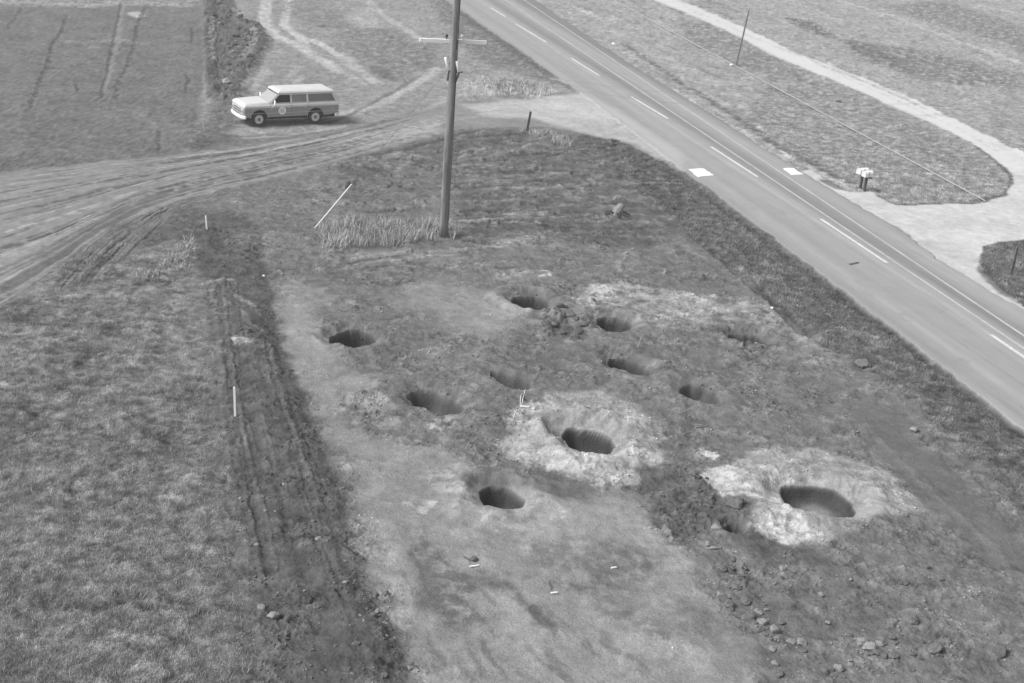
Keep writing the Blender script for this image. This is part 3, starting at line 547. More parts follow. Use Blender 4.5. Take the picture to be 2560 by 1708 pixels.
# levels: highway slightly raised, verge falls away
dn = ROAD
Hh = Hh*(1-ROAD)*(1-.6*GRAVEL)*(1-.5*TRACK)+Hh*.0+Hh*TRACK*.5*0
Hh += ROAD*.07
edge = np.minimum(np.minimum(ii[None, :].repeat(NY, 0).ravel(), 1-ii[None, :].repeat(NY, 0).ravel())*60, np.minimum((Y-ys[0])*1.5, (ys[-1]-Y)/3))
Hh *= np.clip(edge, 0, 1)
farf = sst(46, 62, Y)*(X < 0)*(GR > .3)
amp = (1-.6*farf)*(.095*GR+.125*np.clip(rough, 0, 1.2)+.035)
midn = fbm(X, Y, 2.6, 3, 440)
T += T*amp*(1.1*n2+1.1*midn+.6*n3+.3*nf)*(1-ROAD)
T += 3*(rdg-.3)*np.clip(rough, 0, 1.3)*(1-ROAD)*(1-GR)
cls0 = np.zeros(N)
T += T*.07*n1*(1-ROAD)
T += T*(.03*nf2)*(1-ROAD)
grm = GR*(1-ROAD)
T += T*farf*(.10*noise(X*4.5, Y*1.3, 460)+.06*noise(X*9, Y*2.6, 461)+.03*noise(X*.7, Y*.25, 462))
T += T*grm*(.1+.75*sst(60, 38, Y)+.35*(X > 0))*(.06*noise(X*5+w1*3, Y*3.0, 320)+.05*noise(X*2.2+w2*2, Y*1.6, 321)+.05*noise(X*.8, Y*.5, 322))
pebble = sst(.52, .75, noise(X*9+50, Y*9, 330))*(rough > .4)*(1-grm)*(1-ROAD)
T += pebble*14*near
dk = sst(.5, .75, noise(X*6+90, Y*6, 331))*(rough > .4)*(1-ROAD)
T -= dk*5
T = np.clip(136+(T-136)*1.28+7*(1-grm)*(1-ROAD)*(1-GRAVEL)*(1-TRACK)*(cls0 == 0), 55, 232)
def look(x, y):
    j = int(np.clip(np.searchsorted(ys, y), 1, NY-1)); fy = (y-ys[j-1])/(ys[j]-ys[j-1])
    i = (x-xl(y))/(xr(y)-xl(y))*(NX-1); i = int(np.clip(i, 0, NX-2))
    return (j-1)*NX+i, (j if fy > .5 else j-1)*NX+i
def hz(x, y): return float(Hh[look(x, y)[1]])
def lookv(x, y):
    j = np.clip(np.searchsorted(ys, y), 1, NY-1); i = np.clip(((x-xl(y))/(xr(y)-xl(y))*(NX-1)).round().astype(int), 0, NX-1)
    return j*NX+i

# ------------------------------------------------------------------ materials
def mat(name, base=None, rough=.9, attr=False, noises=(), bump=0.0, bscale=30.0, spec=.2, metal=0.0, bdist=.02):
    m = bpy.data.materials.new(name); m.use_nodes = True; nt = m.node_tree; b = nt.nodes['Principled BSDF']
    b.inputs['Roughness'].default_value = rough; b.inputs['Specular IOR Level'].default_value = spec; b.inputs['Metallic'].default_value = metal
    tc = nt.nodes.new('ShaderNodeTexCoord')
    if attr:
        at = nt.nodes.new('ShaderNodeAttribute'); at.attribute_name = 'albedo'; src = at.outputs['Fac']
    else:
        v = nt.nodes.new('ShaderNodeValue'); v.outputs[0].default_value = float(lin(base)); src = v.outputs[0]
    for (sc, am, det, stretch) in noises:
        n = nt.nodes.new('ShaderNodeTexNoise'); n.inputs['Scale'].default_value = sc; n.inputs['Detail'].default_value = det; n.inputs['Roughness'].default_value = .65
        if stretch:
            mp = nt.nodes.new('ShaderNodeMapping'); mp.inputs['Scale'].default_value = stretch; nt.links.new(tc.outputs['Object'], mp.inputs[0]); nt.links.new(mp.outputs[0], n.inputs['Vector'])
        else: nt.links.new(tc.outputs['Object'], n.inputs['Vector'])
        r = nt.nodes.new('ShaderNodeMapRange'); r.inputs['From Min'].default_value = .3; r.inputs['From Max'].default_value = .7
        r.inputs['To Min'].default_value = 1-am; r.inputs['To Max'].default_value = 1+am; r.clamp = False; nt.links.new(n.outputs['Fac'], r.inputs['Value'])
        mu = nt.nodes.new('ShaderNodeMath'); mu.operation = 'MULTIPLY'; nt.links.new(src, mu.inputs[0]); nt.links.new(r.outputs[0], mu.inputs[1]); src = mu.outputs[0]
    nt.links.new(src, b.inputs['Base Color'])
    if bump:
        n = nt.nodes.new('ShaderNodeTexNoise'); n.inputs['Scale'].default_value = bscale; n.inputs['Detail'].default_value = 5; n.inputs['Roughness'].default_value = .7; nt.links.new(tc.outputs['Object'], n.inputs['Vector'])
        bp = nt.nodes.new('ShaderNodeBump'); bp.inputs['Strength'].default_value = bump; bp.inputs['Distance'].default_value = bdist
        nt.links.new(n.outputs['Fac'], bp.inputs['Height']); nt.links.new(bp.outputs[0], b.inputs['Normal'])
    return m
M = {}
M['soil'] = mat('soil', attr=True, rough=1, spec=.05, noises=((6, .08, 4, None), (24, .16, 4, None)), bump=.8, bscale=13, bdist=.055)
M['grass_ground'] = mat('grass_ground', attr=True, rough=1, spec=.05, noises=((9, .12, 5, None), (34, .20, 3, None)), bump=.9, bscale=26, bdist=.06)
M['gravel'] = mat('gravel', attr=True, rough=1, spec=.05, noises=((3, .05, 4, None), (40, .12, 3, None)), bump=.4, bscale=30)
M['track'] = mat('track', attr=True, rough=1, spec=.05, noises=((5, .08, 4, None), (30, .14, 3, None)), bump=.5, bscale=20)
M['asphalt'] = mat('asphalt', attr=True, rough=.9, spec=.15, noises=((1.2, .03, 4, None), (45, .10, 3, None)), bump=.2, bscale=60, bdist=.01)

# ------------------------------------------------------------------ build ground meshes, one per surface
FIELD = np.zeros(N)
for P in (WL('F', [(-900, -500), (505, -500), (510, 200), (490, 320), (470, 365), (400, 387), (310, 400), (0, 432), (-900, 520)]),
          WL('F', [(-900, 640), (0, 700), (120, 670), (330, 650), (480, 600), (500, 780), (515, 900), (530, 1050), (560, 1250), (575, 1450), (600, 1600), (620, 1850), (-900, 1850)])):
    i_, m_ = pmask(P, .1); FIELD[i_] = np.maximum(FIELD[i_], m_)
VERGE = np.zeros(N)
i_, m_ = pmask(WL('F', [(1030, -500), (4600, -500), (4600, 1500), (2900, 1500), (1100, -200)]), .1); VERGE[i_] = m_
grass_region = (GR > .45)
q = np.arange((NY-1)*NX).reshape(NY-1, NX)[:, :-1].ravel()
quads = np.c_[q, q+1, q+NX+1, q+NX]
cls = np.zeros(N, np.int8)
cls[VERGE > .5] = 5; cls[FIELD > .5] = 4; cls[TRACK > .5] = 3; cls[GRAVEL > .5] = 2; cls[ROAD > .5] = 1
fc = cls[quads[:, 0]]
ALB = lin(T).astype(np.float32)
def grid_object(name, fmask, material, kind='structure', label=None):
    Q = quads[fmask]; used, inv = np.unique(Q, return_inverse=True); inv = inv.reshape(Q.shape)
    me = bpy.data.meshes.new(name); nv = len(used); nf_ = len(Q)
    me.vertices.add(nv); me.vertices.foreach_set('co', np.c_[X[used], Y[used], Hh[used]].astype(np.float32).ravel())
    me.loops.add(nf_*4); me.loops.foreach_set('vertex_index', inv.ravel().astype(np.int32))
    me.polygons.add(nf_); me.polygons.foreach_set('loop_start', np.arange(0, nf_*4, 4, dtype=np.int32)); me.polygons.foreach_set('loop_total', np.full(nf_, 4, np.int32))
    me.polygons.foreach_set('use_smooth', np.ones(nf_, bool))
    a = me.attributes.new('albedo', 'FLOAT', 'POINT'); a.data.foreach_set('value', ALB[used])
    me.update(calc_edges=True); me.materials.append(material)
    o = bpy.data.objects.new(name, me); C.objects.link(o); o['kind'] = kind
    return o
grid_object('ground', fc == 0, M['soil'])
road = grid_object('road', fc == 1, M['asphalt'])
grid_object('gravel_road', fc == 2, M['gravel'])
grid_object('dirt_track', fc == 3, M['track'])
grid_object('field', fc == 4, M['grass_ground'])
grid_object('meadow', fc == 5, M['grass_ground'])
# land beyond the sheet
me = bpy.data.meshes.new('terrain'); B = 700
c = [(xl(ys[0]), ys[0]), (xr(ys[0]), ys[0]), (xr(ys[-1]), ys[-1]), (xl(ys[-1]), ys[-1])]
o_ = [(-B, -B), (B, -B), (B, B), (-B, B)]
me.from_pydata([(x, y, 0) for x, y in c+o_], [], [(4, 5, 1, 0), (5, 6, 2, 1), (6, 7, 3, 2), (7, 4, 0, 3)])
a = me.attributes.new('albedo', 'FLOAT', 'POINT'); a.data.foreach_set('value', np.full(8, float(lin(140)), np.float32))
me.materials.append(M['grass_ground']); o = bpy.data.objects.new('terrain', me); C.objects.link(o); o['kind'] = 'structure'

# ------------------------------------------------------------------ object helpers
def tag(o, label, cat, group=None, kind=None):
    if label: o['label'] = label
    if cat: o['category'] = cat
    if group: o['group'] = group
    if kind: o['kind'] = kind
    return o
def thing(name, label, cat, loc, rz=0, group=None):
    o = bpy.data.objects.new(name, None); C.objects.link(o); o.location = loc; o.rotation_euler = (0, 0, rz); o.empty_display_size = .3
    return tag(o, label, cat, group)
def obj(name, bm, m, parent=None, smooth=False, bevel=0):
    me = bpy.data.meshes.new(name); bmesh.ops.recalc_face_normals(bm, faces=bm.faces[:]); bm.to_mesh(me); bm.free()
    if smooth: me.polygons.foreach_set('use_smooth', np.ones(len(me.polygons), bool))
    me.materials.append(m); o = bpy.data.objects.new(name, me); C.objects.link(o)
    if parent: o.parent = parent
    if bevel:
        b = o.modifiers.new('bevel', 'BEVEL'); b.width = bevel; b.segments = 3; b.limit_method = 'ANGLE'; b.angle_limit = math.radians(35)
    return o
def box(bm, x0, x1, y0, y1, z0, z1):
    v = [bm.verts.new((x, y, z)) for x in (x0, x1) for y in (y0, y1) for z in (z0, z1)]
    for f in ((0, 1, 3, 2), (4, 6, 7, 5), (0, 4, 5, 1), (2, 3, 7, 6), (0, 2, 6, 4), (1, 5, 7, 3)): bm.faces.new([v[i] for i in f])
    return v
def tube(bm, pts, rad, n=10, cap=True):
    pts = [Vector(p) for p in pts]
    rad = rad if isinstance(rad, (list, tuple)) else [rad]*len(pts)
    rings = []
    for k, p in enumerate(pts):
        d = (pts[min(k+1, len(pts)-1)]-pts[max(k-1, 0)]).normalized()
        s = d.cross(Vector((0, 0, 1)) if abs(d.z) < .9 else Vector((1, 0, 0))).normalized(); t = d.cross(s)
        rings.append([bm.verts.new(p+(s*math.cos(2*math.pi*i/n)+t*math.sin(2*math.pi*i/n))*rad[k]) for i in range(n)])
    for a, b in zip(rings, rings[1:]):
        for i in range(n): bm.faces.new((a[i], a[(i+1) % n], b[(i+1) % n], b[i]))
    if cap: bm.faces.new(rings[0]); bm.faces.new(rings[-1][::-1])
def extr(bm, prof, y0, y1, s1=1.0):        # x,z profile drawn across y
    a = [bm.verts.new((x, y0, z)) for x, z in prof]; b = [bm.verts.new((x, y1, z)) for x, z in prof]
    n = len(prof)
    for i in range(n): bm.faces.new((a[i], a[(i+1) % n], b[(i+1) % n], b[i]))
    bm.faces.new(a); bm.faces.new(b[::-1])
def BM(): return bmesh.new()
def solid(name, d, rough=.6, spec=.3, n=(), bump=0, bscale=20, metal=0): return mat(name, base=d, rough=rough, spec=spec, noises=n, bump=bump, bscale=bscale, metal=metal)
M['white_paint'] = solid('white_paint', 240, .4, .5, ((2, .07, 4, None),))
M['grey_paint'] = solid('grey_paint', 170, .4, .5, ((3, .04, 3, None),))
M['chrome'] = solid('chrome', 240, .3, .6)
M['rubber'] = solid('rubber', 62, .8, .2)
M['dark'] = solid('dark', 45, .9, .1)
M['grille'] = solid('grille', 130, .5, .4)
M['glass'] = solid('glass', 95, .06, 1.0, ((1.8, .3, 3, None),))
M['glass_mid'] = solid('glass_mid', 125, .08, 1.0, ((1.5, .35, 3, None),))  # patchy grey base paints reflections into the middle side panes
M['glass_pale'] = solid('glass_pale', 190, .12, 1.0)  # pale base holds the sky reflection of the windshield; lenses share it
M['interior'] = solid('interior', 55, .8)
M['pole_wood'] = solid('pole_wood', 144, .85, .2, ((1.6, .3, 4, (1, 1, .3)), (12, .4, 4, (1, 1, .1))), .5, 20)
M['dark_wood'] = solid('dark_wood', 84, .9, .15, ((14, .3, 4, (1, 1, .15)),), .5, 20)
M['pale_wood'] = solid('pale_wood', 205, .8, .2, ((12, .1, 4, None),))
M['arm_wood'] = solid('arm_wood', 285, .8, .2, ((12, .12, 4, (.2, 1, 1)),))
M['ceramic'] = solid('ceramic', 282, .3, .5)
M['wire'] = solid('wire', 200, .5, .4)
M['steel'] = solid('steel', 80, .6, .4)
M['rock_pale'] = solid('rock_pale', 164, 1, .1, ((2, .25, 5, None),), .8, 12)
M['rock_mid'] = solid('rock_mid', 126, 1, .05, ((2, .25, 5, None),), .8, 12)
M['rock_dark'] = solid('rock_dark', 112, 1, .05, ((7, .18, 5, None),), .8, 12)
M['line_white'] = solid('line_white', 240, .8, .2, ((.8, .10, 4, None), (9, .22, 5, None)))
M['line_old'] = solid('line_old', 206, .8, .2, ((.6, .12, 4, None), (9, .2, 5, None)))
M['cloth'] = solid('cloth', 282, .8, .2, ((4, .03, 3, None),))

# ------------------------------------------------------------------ highway markings (children of the road)
RZ = .07+.006
def strip(bm, p0, p1, w, z=RZ, seg=3.0):
    p0 = np.array(p0); p1 = np.array(p1); L = np.linalg.norm(p1-p0); t = (p1-p0)/L; nn = np.array([-t[1], t[0]])
    k = max(1, int(L/seg)); prev = None
    for i in range(k+1):
        c_ = p0+t*L*i/k; a = bm.verts.new((*(c_+nn*w/2), z)); b = bm.verts.new((*(c_-nn*w/2), z))
        if prev: bm.faces.new((prev[0], a, b, prev[1]))
        prev = (a, b)
DS = [(1160, -22), (1227, 22), (1289, 62), (1428, 148), (1578, 245), (1777, 370), (2051, 551), (2476, 841)]
DE = [(1205, 8), (1264, 44), (1366, 108), (1498, 192), (1670, 300), (1894, 446), (2216, 661), (2790, 1055)]
bm = BM()
for s_, e_ in zip(DS[1:], DE[1:]): strip(bm, un(*s_)[:2], un(*e_)[:2], .16)
obj('centre_dash', bm, M['line_white'], road)
def ext(a, b, k0, k1):
    a = un(*a)[:2]; b = un(*b)[:2]; return a+(a-b)*k0, b+(b-a)*k1
bm = BM(); p, q_ = ext((1260, 0), (2560, 877), .12, .03); strip(bm, p, q_, .13); obj('no_passing_line', bm, M['line_old'], road)
bm = BM(); p, q_ = ext((1307, 0), (2560, 845), .12, .03); strip(bm, p, q_, .12); obj('edge_line', bm, M['line_old'], road)

# ------------------------------------------------------------------ aerial survey panels
def panel(pts, label):
    P = [un(x, y)[:2] for x, y in pts]; bm = BM(); z = .082
    P = np.array(P); cc = P.mean(0)
    out = []
    for k in range(4):
        a, b = P[k], P[(k+1) % 4]
        for t in np.linspace(0, 1, 6)[:-1]: out.append(a+(b-a)*t+np.array([random.uniform(-.04, .04), random.uniform(-.04, .04)]))
    top = [bm.verts.new((*p_, z+.012)) for p_ in out]; bot = [bm.verts.new((*p_, z-.03)) for p_ in out]
    bm.faces.new(top)
    for k in range(len(out)): bm.faces.new((top[k], top[(k+1) % len(out)], bot[(k+1) % len(out)], bot[k]))
    tag(obj('ground_panel', bm, M['ceramic']), label, 'ground marker', 'white square panels beside the highway')
panel([(1721.7, 426.8), (1759, 425), (1782.5, 442), (1745, 447)], 'bright white square panel on the near edge of the highway')
panel([(1957.6, 424.6), (1982, 424), (2007, 440), (1979, 442)], 'white square panel on the far shoulder of the highway, before the mailboxes')

# ------------------------------------------------------------------ station wagon
pF = un(647, 318); pR = un(787, 311)
hd = pF[:2]-pR[:2]; hd /= np.linalg.norm(hd); left = np.array([-hd[1], hd[0]])
if left@np.array([0, -1.0]) < 0: left = -left
mid = (pF[:2]+pR[:2])/2-left*.88
vz = max(hz(pF[0], pF[1]), hz(pR[0], pR[1]))
van = thing('station_wagon', 'two-tone white and grey old station wagon parked beside the dirt track', 'car', (mid[0], mid[1], vz-.01), math.atan2(hd[1], hd[0]))
FA, RA = 1.615, -1.615
def arc(cx, cz, r, a0, a1, n=12): return [(cx+r*math.cos(math.radians(a0+(a1-a0)*i/n)), cz+r*math.sin(math.radians(a0+(a1-a0)*i/n))) for i in range(n+1)]
bm = BM(); prof = [(2.44, .52)]+arc(FA, .42, .47, 8, 172)+[(RA+.47, .44)]+arc(RA, .42, .47, 8, 172)+[(-2.35, .5), (-2.96, .56), (-3.0, .98), (2.47, .98)]
prof = [(2.44, .52)]+arc(FA, .44, .47, 5, 175)+arc(RA, .44, .47, 5, 175)+[(-2.4, .48), (-2.94, .58), (-2.98, .98), (2.46, .98)]
extr(bm, prof, -.97, .97); obj('body', bm, M['grey_paint'], van, bevel=.035)
bm = BM()
def loft(bm, secs):
    rings = [[bm.verts.new(p) for p in s] for s in secs]; n = len(rings[0])
    for a, b in zip(rings, rings[1:]):
        for i in range(n): bm.faces.new((a[i], a[(i+1) % n], b[(i+1) % n], b[i]))
    bm.faces.new(rings[0]); bm.faces.new(rings[-1][::-1])
def rect(x0, x1, w0, w1, z): return [(x0, -w0, z), (x0, w0, z), (x1, w1, z), (x1, -w1, z)]
loft(bm, [rect(2.46, -2.98, .965, .965, .983), rect(2.44, -2.97, .955, .955, 1.09), rect(2.36, -2.95, .90, .915, 1.17)])
obj('belt_band', bm, M['white_paint'], van, bevel=.03)
bm = BM(); v_ = []
loft(bm, [[(2.34, -.86, 1.165), (2.34, .86, 1.165), (2.30, .80, 1.205), (2.30, -.80, 1.205)], [(1.6, -.88, 1.172), (1.6, .88, 1.172), (1.6, .80, 1.25), (1.6, -.80, 1.25)], [(1.02, -.88, 1.172), (1.02, .88, 1.172), (1.04, .80, 1.27), (1.04, -.80, 1.27)]])
obj('hood', bm, M['white_paint'], van, bevel=.03)
# cabin
B0, B1 = (1.02, -2.93), (.42, -2.66); WB, WT, Z0, Z1 = .895, .775, 1.172, 1.70
bm = BM(); loft(bm, [rect(B0[0], B0[1], WB-.02, WB-.02, Z0), rect(B1[0], B1[1], WT-.02, WT-.02, Z1)])
obj('interior', bm, M['interior'], van)
def side(x, t, sgn, off=0.0):
    """point on the cabin side: x at belt height slides with the raked ends, t from belt to roof"""
    w = WB+(WT-WB)*t+off; return (x, sgn*w, Z0+(Z1-Z0)*t)
def quad_panel(bm, pts, th=.03, inward=None):
    P = [Vector(p) for p in pts]; nrm = (P[1]-P[0]).cross(P[2]-P[0]).normalized()
    if inward is not None and nrm.dot(inward) < 0: nrm = -nrm
    a = [bm.verts.new(p) for p in P]; b = [bm.verts.new(p+nrm*th) for p in P]; n = len(P)
    bm.faces.new(a); bm.faces.new(b[::-1])
    for i in range(n): bm.faces.new((a[i], a[(i+1) % n], b[(i+1) % n], b[i]))
def xs(xb, t, xt=None): return xb+(xt-xb)*t if xt is not None else xb
# pillars and frames (one white shell of bars per cabin)
bm = BM()
for s in (1, -1):
    inw = Vector((0, -s, 0))
    bars = [((1.02, .42), (.95, .35)), ((-.17, -.17), (-.27, -.27)), ((-1.12, -1.10), (-1.23, -1.21)), ((-2.83, -2.55), (-2.93, -2.66))]
    for (a0, a1), (b0, b1) in bars:
        quad_panel(bm, [side(a0, 0, s, .004), side(b0, 0, s, .004), side(b1, 1, s, .004), side(a1, 1, s, .004)], .035, inw)
    quad_panel(bm, [(1.02, s*(WB+.002), Z0), (-2.93, s*(WB+.002), Z0), (-2.9, s*(WB-.006), Z0+.06), (.95, s*(WB-.006), Z0+.06)], .03, inw)
    quad_panel(bm, [(.48, s*(WT+.018), Z1-.07), (-2.68, s*(WT+.018), Z1-.07), (-2.66, s*(WT+.004), Z1), (.42, s*(WT+.004), Z1)], .03, inw)
for xa, xb_, wa, wb in ((1.02, .42, .88, .765), (-2.93, -2.66, .88, .765)):
    f = Vector((-1 if xa > 0 else 1, 0, 0))
    for s in (1, -1): quad_panel(bm, [(xa, s*wa, Z0), (xa, s*(wa-.07), Z0), (xb_, s*(wb-.07), Z1), (xb_, s*wb, Z1)], .03, f)
    k = .12; quad_panel(bm, [(xb_+(xa-xb_)*k, -.77, Z1+(Z0-Z1)*k), (xb_+(xa-xb_)*k, .77, Z1+(Z0-Z1)*k), (xb_, .765, Z1), (xb_, -.765, Z1)], .025, f)
obj('window_pillars', bm, M['white_paint'], van)
def pane(name, pts, m, inw):
    bm = BM(); quad_panel(bm, pts, .008, inw); return obj(name, bm, m, van)
for s in (1, -1):
    for (a0, a1, b0, b1, m) in ((.93, .36, -.17, -.17, 'dark' if s == 1 else 'glass'), (-.27, -.27, -1.12, -1.10, 'glass_mid'), (-1.23, -1.21, -2.83, -2.56, 'glass')):
        o1 = -.012
        t0, t1 = .1, .9
        w_ = pane('side_window', [side(a0+(a1-a0)*t0, t0, s, o1), side(b0+(b1-b0)*t0, t0, s, o1), side(b0+(b1-b0)*t1, t1, s, o1), side(a0+(a1-a0)*t1, t1, s, o1)], M[m], Vector((0, -s, 0)))
        if m == 'dark': w_['label'] = 'open dark driver window'  # dark sheet in the opening stands for the shaded cabin
pane('windshield', [(1.0, -.80, Z0+.02), (1.0, .80, Z0+.02), (.50, .70, Z1-.06), (.50, -.70, Z1-.06)], M['glass_pale'], Vector((-1, 0, -.3)))
pane('rear_window', [(-2.92, -.78, Z0+.05), (-2.92, .78, Z0+.05), (-2.70, .69, Z1-.06), (-2.70, -.69, Z1-.06)], M['glass'], Vector((1, 0, 0)))
# roof, crowned
bm = BM()
loft(bm, [rect(.47, -2.72, .80, .80, 1.70), rect(.50, -2.74, .82, .82, 1.725), rect(.44, -2.70, .76, .76, 1.80), rect(.30, -2.55, .62, .62, 1.855), rect(.05, -2.3, .34, .34, 1.88)])
obj('roof', bm, M['white_paint'], van, bevel=.05)
# grille and front
bm = BM(); box(bm, 2.452, 2.485, -.80, .80, .66, .96); gr = obj('grille', bm, M['white_paint'], van, bevel=.012)
bm = BM(); box(bm, 2.47, 2.492, -.55, .55, .70, .80); box(bm, 2.47, 2.492, -.55, .55, .83, .93); obj('grille_slot', bm, M['grille'], gr)
for s in (1, -1):
    bm = BM(); tube(bm, [(2.45, s*.69, .82), (2.51, s*.69, .82)], .10, 20); h_ = obj('headlight', bm, M['chrome'], van)
    bm = BM(); tube(bm, [(2.505, s*.69, .82), (2.518, s*.69, .82)], .082, 20); obj('lens', bm, M['glass_pale'], h_)
    bm = BM(); box(bm, -2.99, -2.965, s*.86-.05, s*.86+.05, .72, .92); obj('tail_light', bm, M['grille'], van)
def bumper(x, sgn):
    bm = BM(); n = 11; secs = []
    for i in range(n):
        y = -1.0+2.0*i/(n-1); xx = x+sgn*(.10*(1-(y/1.0)**2)) - sgn*(.12 if abs(y) > .97 else 0)
        secs.append([(xx-sgn*.03, y, .44), (xx+sgn*.03, y, .45), (xx+sgn*.035, y, .60), (xx-sgn*.03, y, .62)])
    loft(bm, secs); return bm
obj('front_bumper', bumper(2.50, 1), M['ceramic'], van, bevel=.01)
obj('rear_bumper', bumper(-3.0, -1), M['white_paint'], van, bevel=.01)
bm = BM(); box(bm, -2.8, 2.3, -.80, .80, .34, .55); obj('chassis', bm, M['dark'], van)
for xw in (FA, RA):
    for s in (1, -1):
        wt = thing('wheel', None, None, (xw, s*.86, .385)); wt.parent = van
        bm = BM(); secs = []
        for k in range(28):
            a = 2*math.pi*k/28; ring = []
            for (rr_, yy) in ((.25, -.10), (.34, -.115), (.385, -.08), (.385, .08), (.34, .115), (.25, .10)): ring.append(bm.verts.new((rr_*math.cos(a), yy, rr_*math.sin(a))))
            secs.append(ring)
        for k in range(28):
            a, b = secs[k], secs[(k+1) % 28]
            for i in range(6): bm.faces.new((a[i], a[(i+1) % 6], b[(i+1) % 6], b[i]))
        obj('tyre', bm, M['rubber'], wt, smooth=True)
        bm = BM(); tube(bm, [(0, s*-.05, 0), (0, s*.06, 0), (0, s*.085, 0)], [.255, .25, .20], 28); obj('rim', bm, M['white_paint'], wt, smooth=False)
        bm = BM(); tube(bm, [(0, s*.085, 0), (0, s*.105, 0), (0, s*.115, 0)], [.10, .09, .05], 20); obj('hub_cap', bm, M['grille'], wt)
        bm = BM()
        pr_ = arc(xw, .44, .47, 0, 180, 16)
        for k in range(16):
            (xa, za), (xb_, zb) = pr_[k], pr_[k+1]
            q1 = [(xa, s*.965, za), (xb_, s*.965, zb), (xb_, s*.985, zb), (xa, s*.985, za)]
            q2 = [(xw+(x_-xw)*1.07, y_, .44+(z_-.44)*1.07) for x_, y_, z_ in q1]
            loft(bm, [q1, q2])
        obj('wheel_arch', bm, M['grey_paint'], van)
# mirror, emblem, handles, door seams
for s in (1, -1):
    bm = BM(); tube(bm, [(.86, s*.96, 1.02), (.80, s*1.12, 1.22)], .013, 8); tube(bm, [(1.0, s*.97, .86), (.80, s*1.12, 1.18)], .011, 8); mr = obj('side_mirror', bm, M['chrome'], van)
    bm = BM(); box(bm, .76, .82, s*1.10-.08, s*1.10+.08, 1.16, 1.40); obj('mirror_head', bm, M['cloth'], mr, bevel=.02)
    bm = BM(); tube(bm, [(.32, s*.968, .82), (.32, s*.976, .82)], .215, 32); em = obj('door_emblem', bm, M['cloth'], van); em['label'] = 'round white emblem on the front door'
    bm = BM(); tube(bm, [(.32, s*.976, .82), (.32, s*.979, .82)], .12, 24); e2 = obj('emblem_centre', bm, M['line_white'], em)
    for x in (.98, -.22, -1.17):
        bm = BM(); box(bm, x-.007, x+.007, s*.967, s*.973, .52, 1.15); obj('door_seam', bm, M['grille'], van)
    for x in (-.06, -1.02):
        bm = BM(); box(bm, x-.06, x+.06, s*.965, s*.99, .96, .985); obj('door_handle', bm, M['chrome'], van)
    bm = BM(); box(bm, -2.9, 2.4, s*.968, s*.978, .70, .715); obj('trim_strip', bm, M['chrome'], van)
bm = BM(); box(bm, -2.63, -2.56, .966, .978, .80, .85); obj('fuel_cap', bm, M['chrome'], van)

# ------------------------------------------------------------------ utility pole with hardware
pb = un(1107, 588)[:2]; pz = hz(*pb); PB = Vector((pb[0], pb[1], pz-.2))
HTOP = 12.4
pole = thing('utility_pole', 'tall weathered wooden utility pole with a crossarm, standing in pale tall grass', 'utility pole', (pb[0], pb[1], pz-.2))
bm = BM(); n = 18; pts = [(0.012*math.sin(k*.9), .01*math.cos(k*1.3), HTOP*k/n) for k in range(n+1)]
tube(bm, pts, [.172-.05*k/n for k in range(n+1)], 16); obj('shaft', bm, M['pole_wood'], pole, smooth=True)
za = zat(1130, 107, pb)+.2
bm = BM()
a1 = (un(1057, 104, za-.2)[:2]-pb); a2 = (un(1203, 110, za-.2)[:2]-pb); dirv = (a2-a1)/np.linalg.norm(a2-a1); offv = np.array([-dirv[1], dirv[0]])*.19
if offv[1] < 0: offv = -offv
a1 = dirv*(-1.36)+offv; a2 = dirv*1.36+offv
def obar(bm, p0, p1, w, h, z):
    p0 = np.array(p0); p1 = np.array(p1); t = (p1-p0)/np.linalg.norm(p1-p0); nn = np.array([-t[1], t[0]])*w/2
    loft(bm, [[(*(p-nn), z-h/2), (*(p+nn), z-h/2), (*(p+nn), z+h/2), (*(p-nn), z+h/2)] for p in (p0, p1)])
obar(bm, a1, a2, .12, .15, za); obj('crossarm', bm, M['arm_wood'], pole, bevel=.01)
for t in (-.28, .35):
    c_ = dirv*t+offv; bm = BM(); tube(bm, [(c_[0], c_[1], za+.05), (c_[0], c_[1], za+.14), (c_[0], c_[1], za+.17), (c_[0], c_[1], za+.24), (c_[0], c_[1], za+.28)], [.02, .03, .065, .06, .02], 12)
    obj('pin_insulator', bm, M['ceramic'] if t == .35 else M['steel'], pole, smooth=True)
zc = lambda y: zat(1130, y, pb)+.2
def ppt(x, y, dd=0.0):                   # a point near the pole seen at picture x, y
    z = zc(y)-.2; p_ = un(x, y, z); return (p_[0]-pb[0], p_[1]-pb[1]+dd, z+.2)
for (x0, y0, x1, y1, xb_, yb) in ((1113, 146, 1123, 178, 1118, 204), (1142, 153, 1149, 180, 1139, 206)):
    a = Vector(ppt(x0, y0)); b = Vector(ppt(x1, y1)); a.y = b.y = -.05
    bm = BM(); tube(bm, [a, a*.9+b*.1, b*.97+a*.03, b], [.05, .065, .085, .06], 12); pt_ = obj('fuse_cutout', bm, M['ceramic'], pole, smooth=True)
    c_ = Vector(ppt(xb_, yb)); c_.y = -.02
    bm = BM(); tube(bm, [b, b*.5+c_*.5+Vector((0, .02, 0)), c_], .04, 8); tube(bm, [b, (0, 0, b.z-.05)], .03, 8); obj('bracket', bm, M['steel'], pt_)
bm = BM(); tube(bm, [ppt(1150, 182), ppt(1155, 182)], .03, 8); tube(bm, [(0, 0, ppt(1150, 182)[2]), ppt(1153, 182)], .02, 8); obj('insulator_hook', bm, M['steel'], pole)
i0 = Vector(ppt(1155, 182)); i1 = Vector(ppt(1178, 182.5)); bm = BM(); tube(bm, [i0.lerp(i1, k/8) for k in range(9)], [.04, .06, .045, .06, .045, .06, .045, .06, .04], 12); obj('strain_insulator', bm, M['ceramic'], pole, smooth=True)
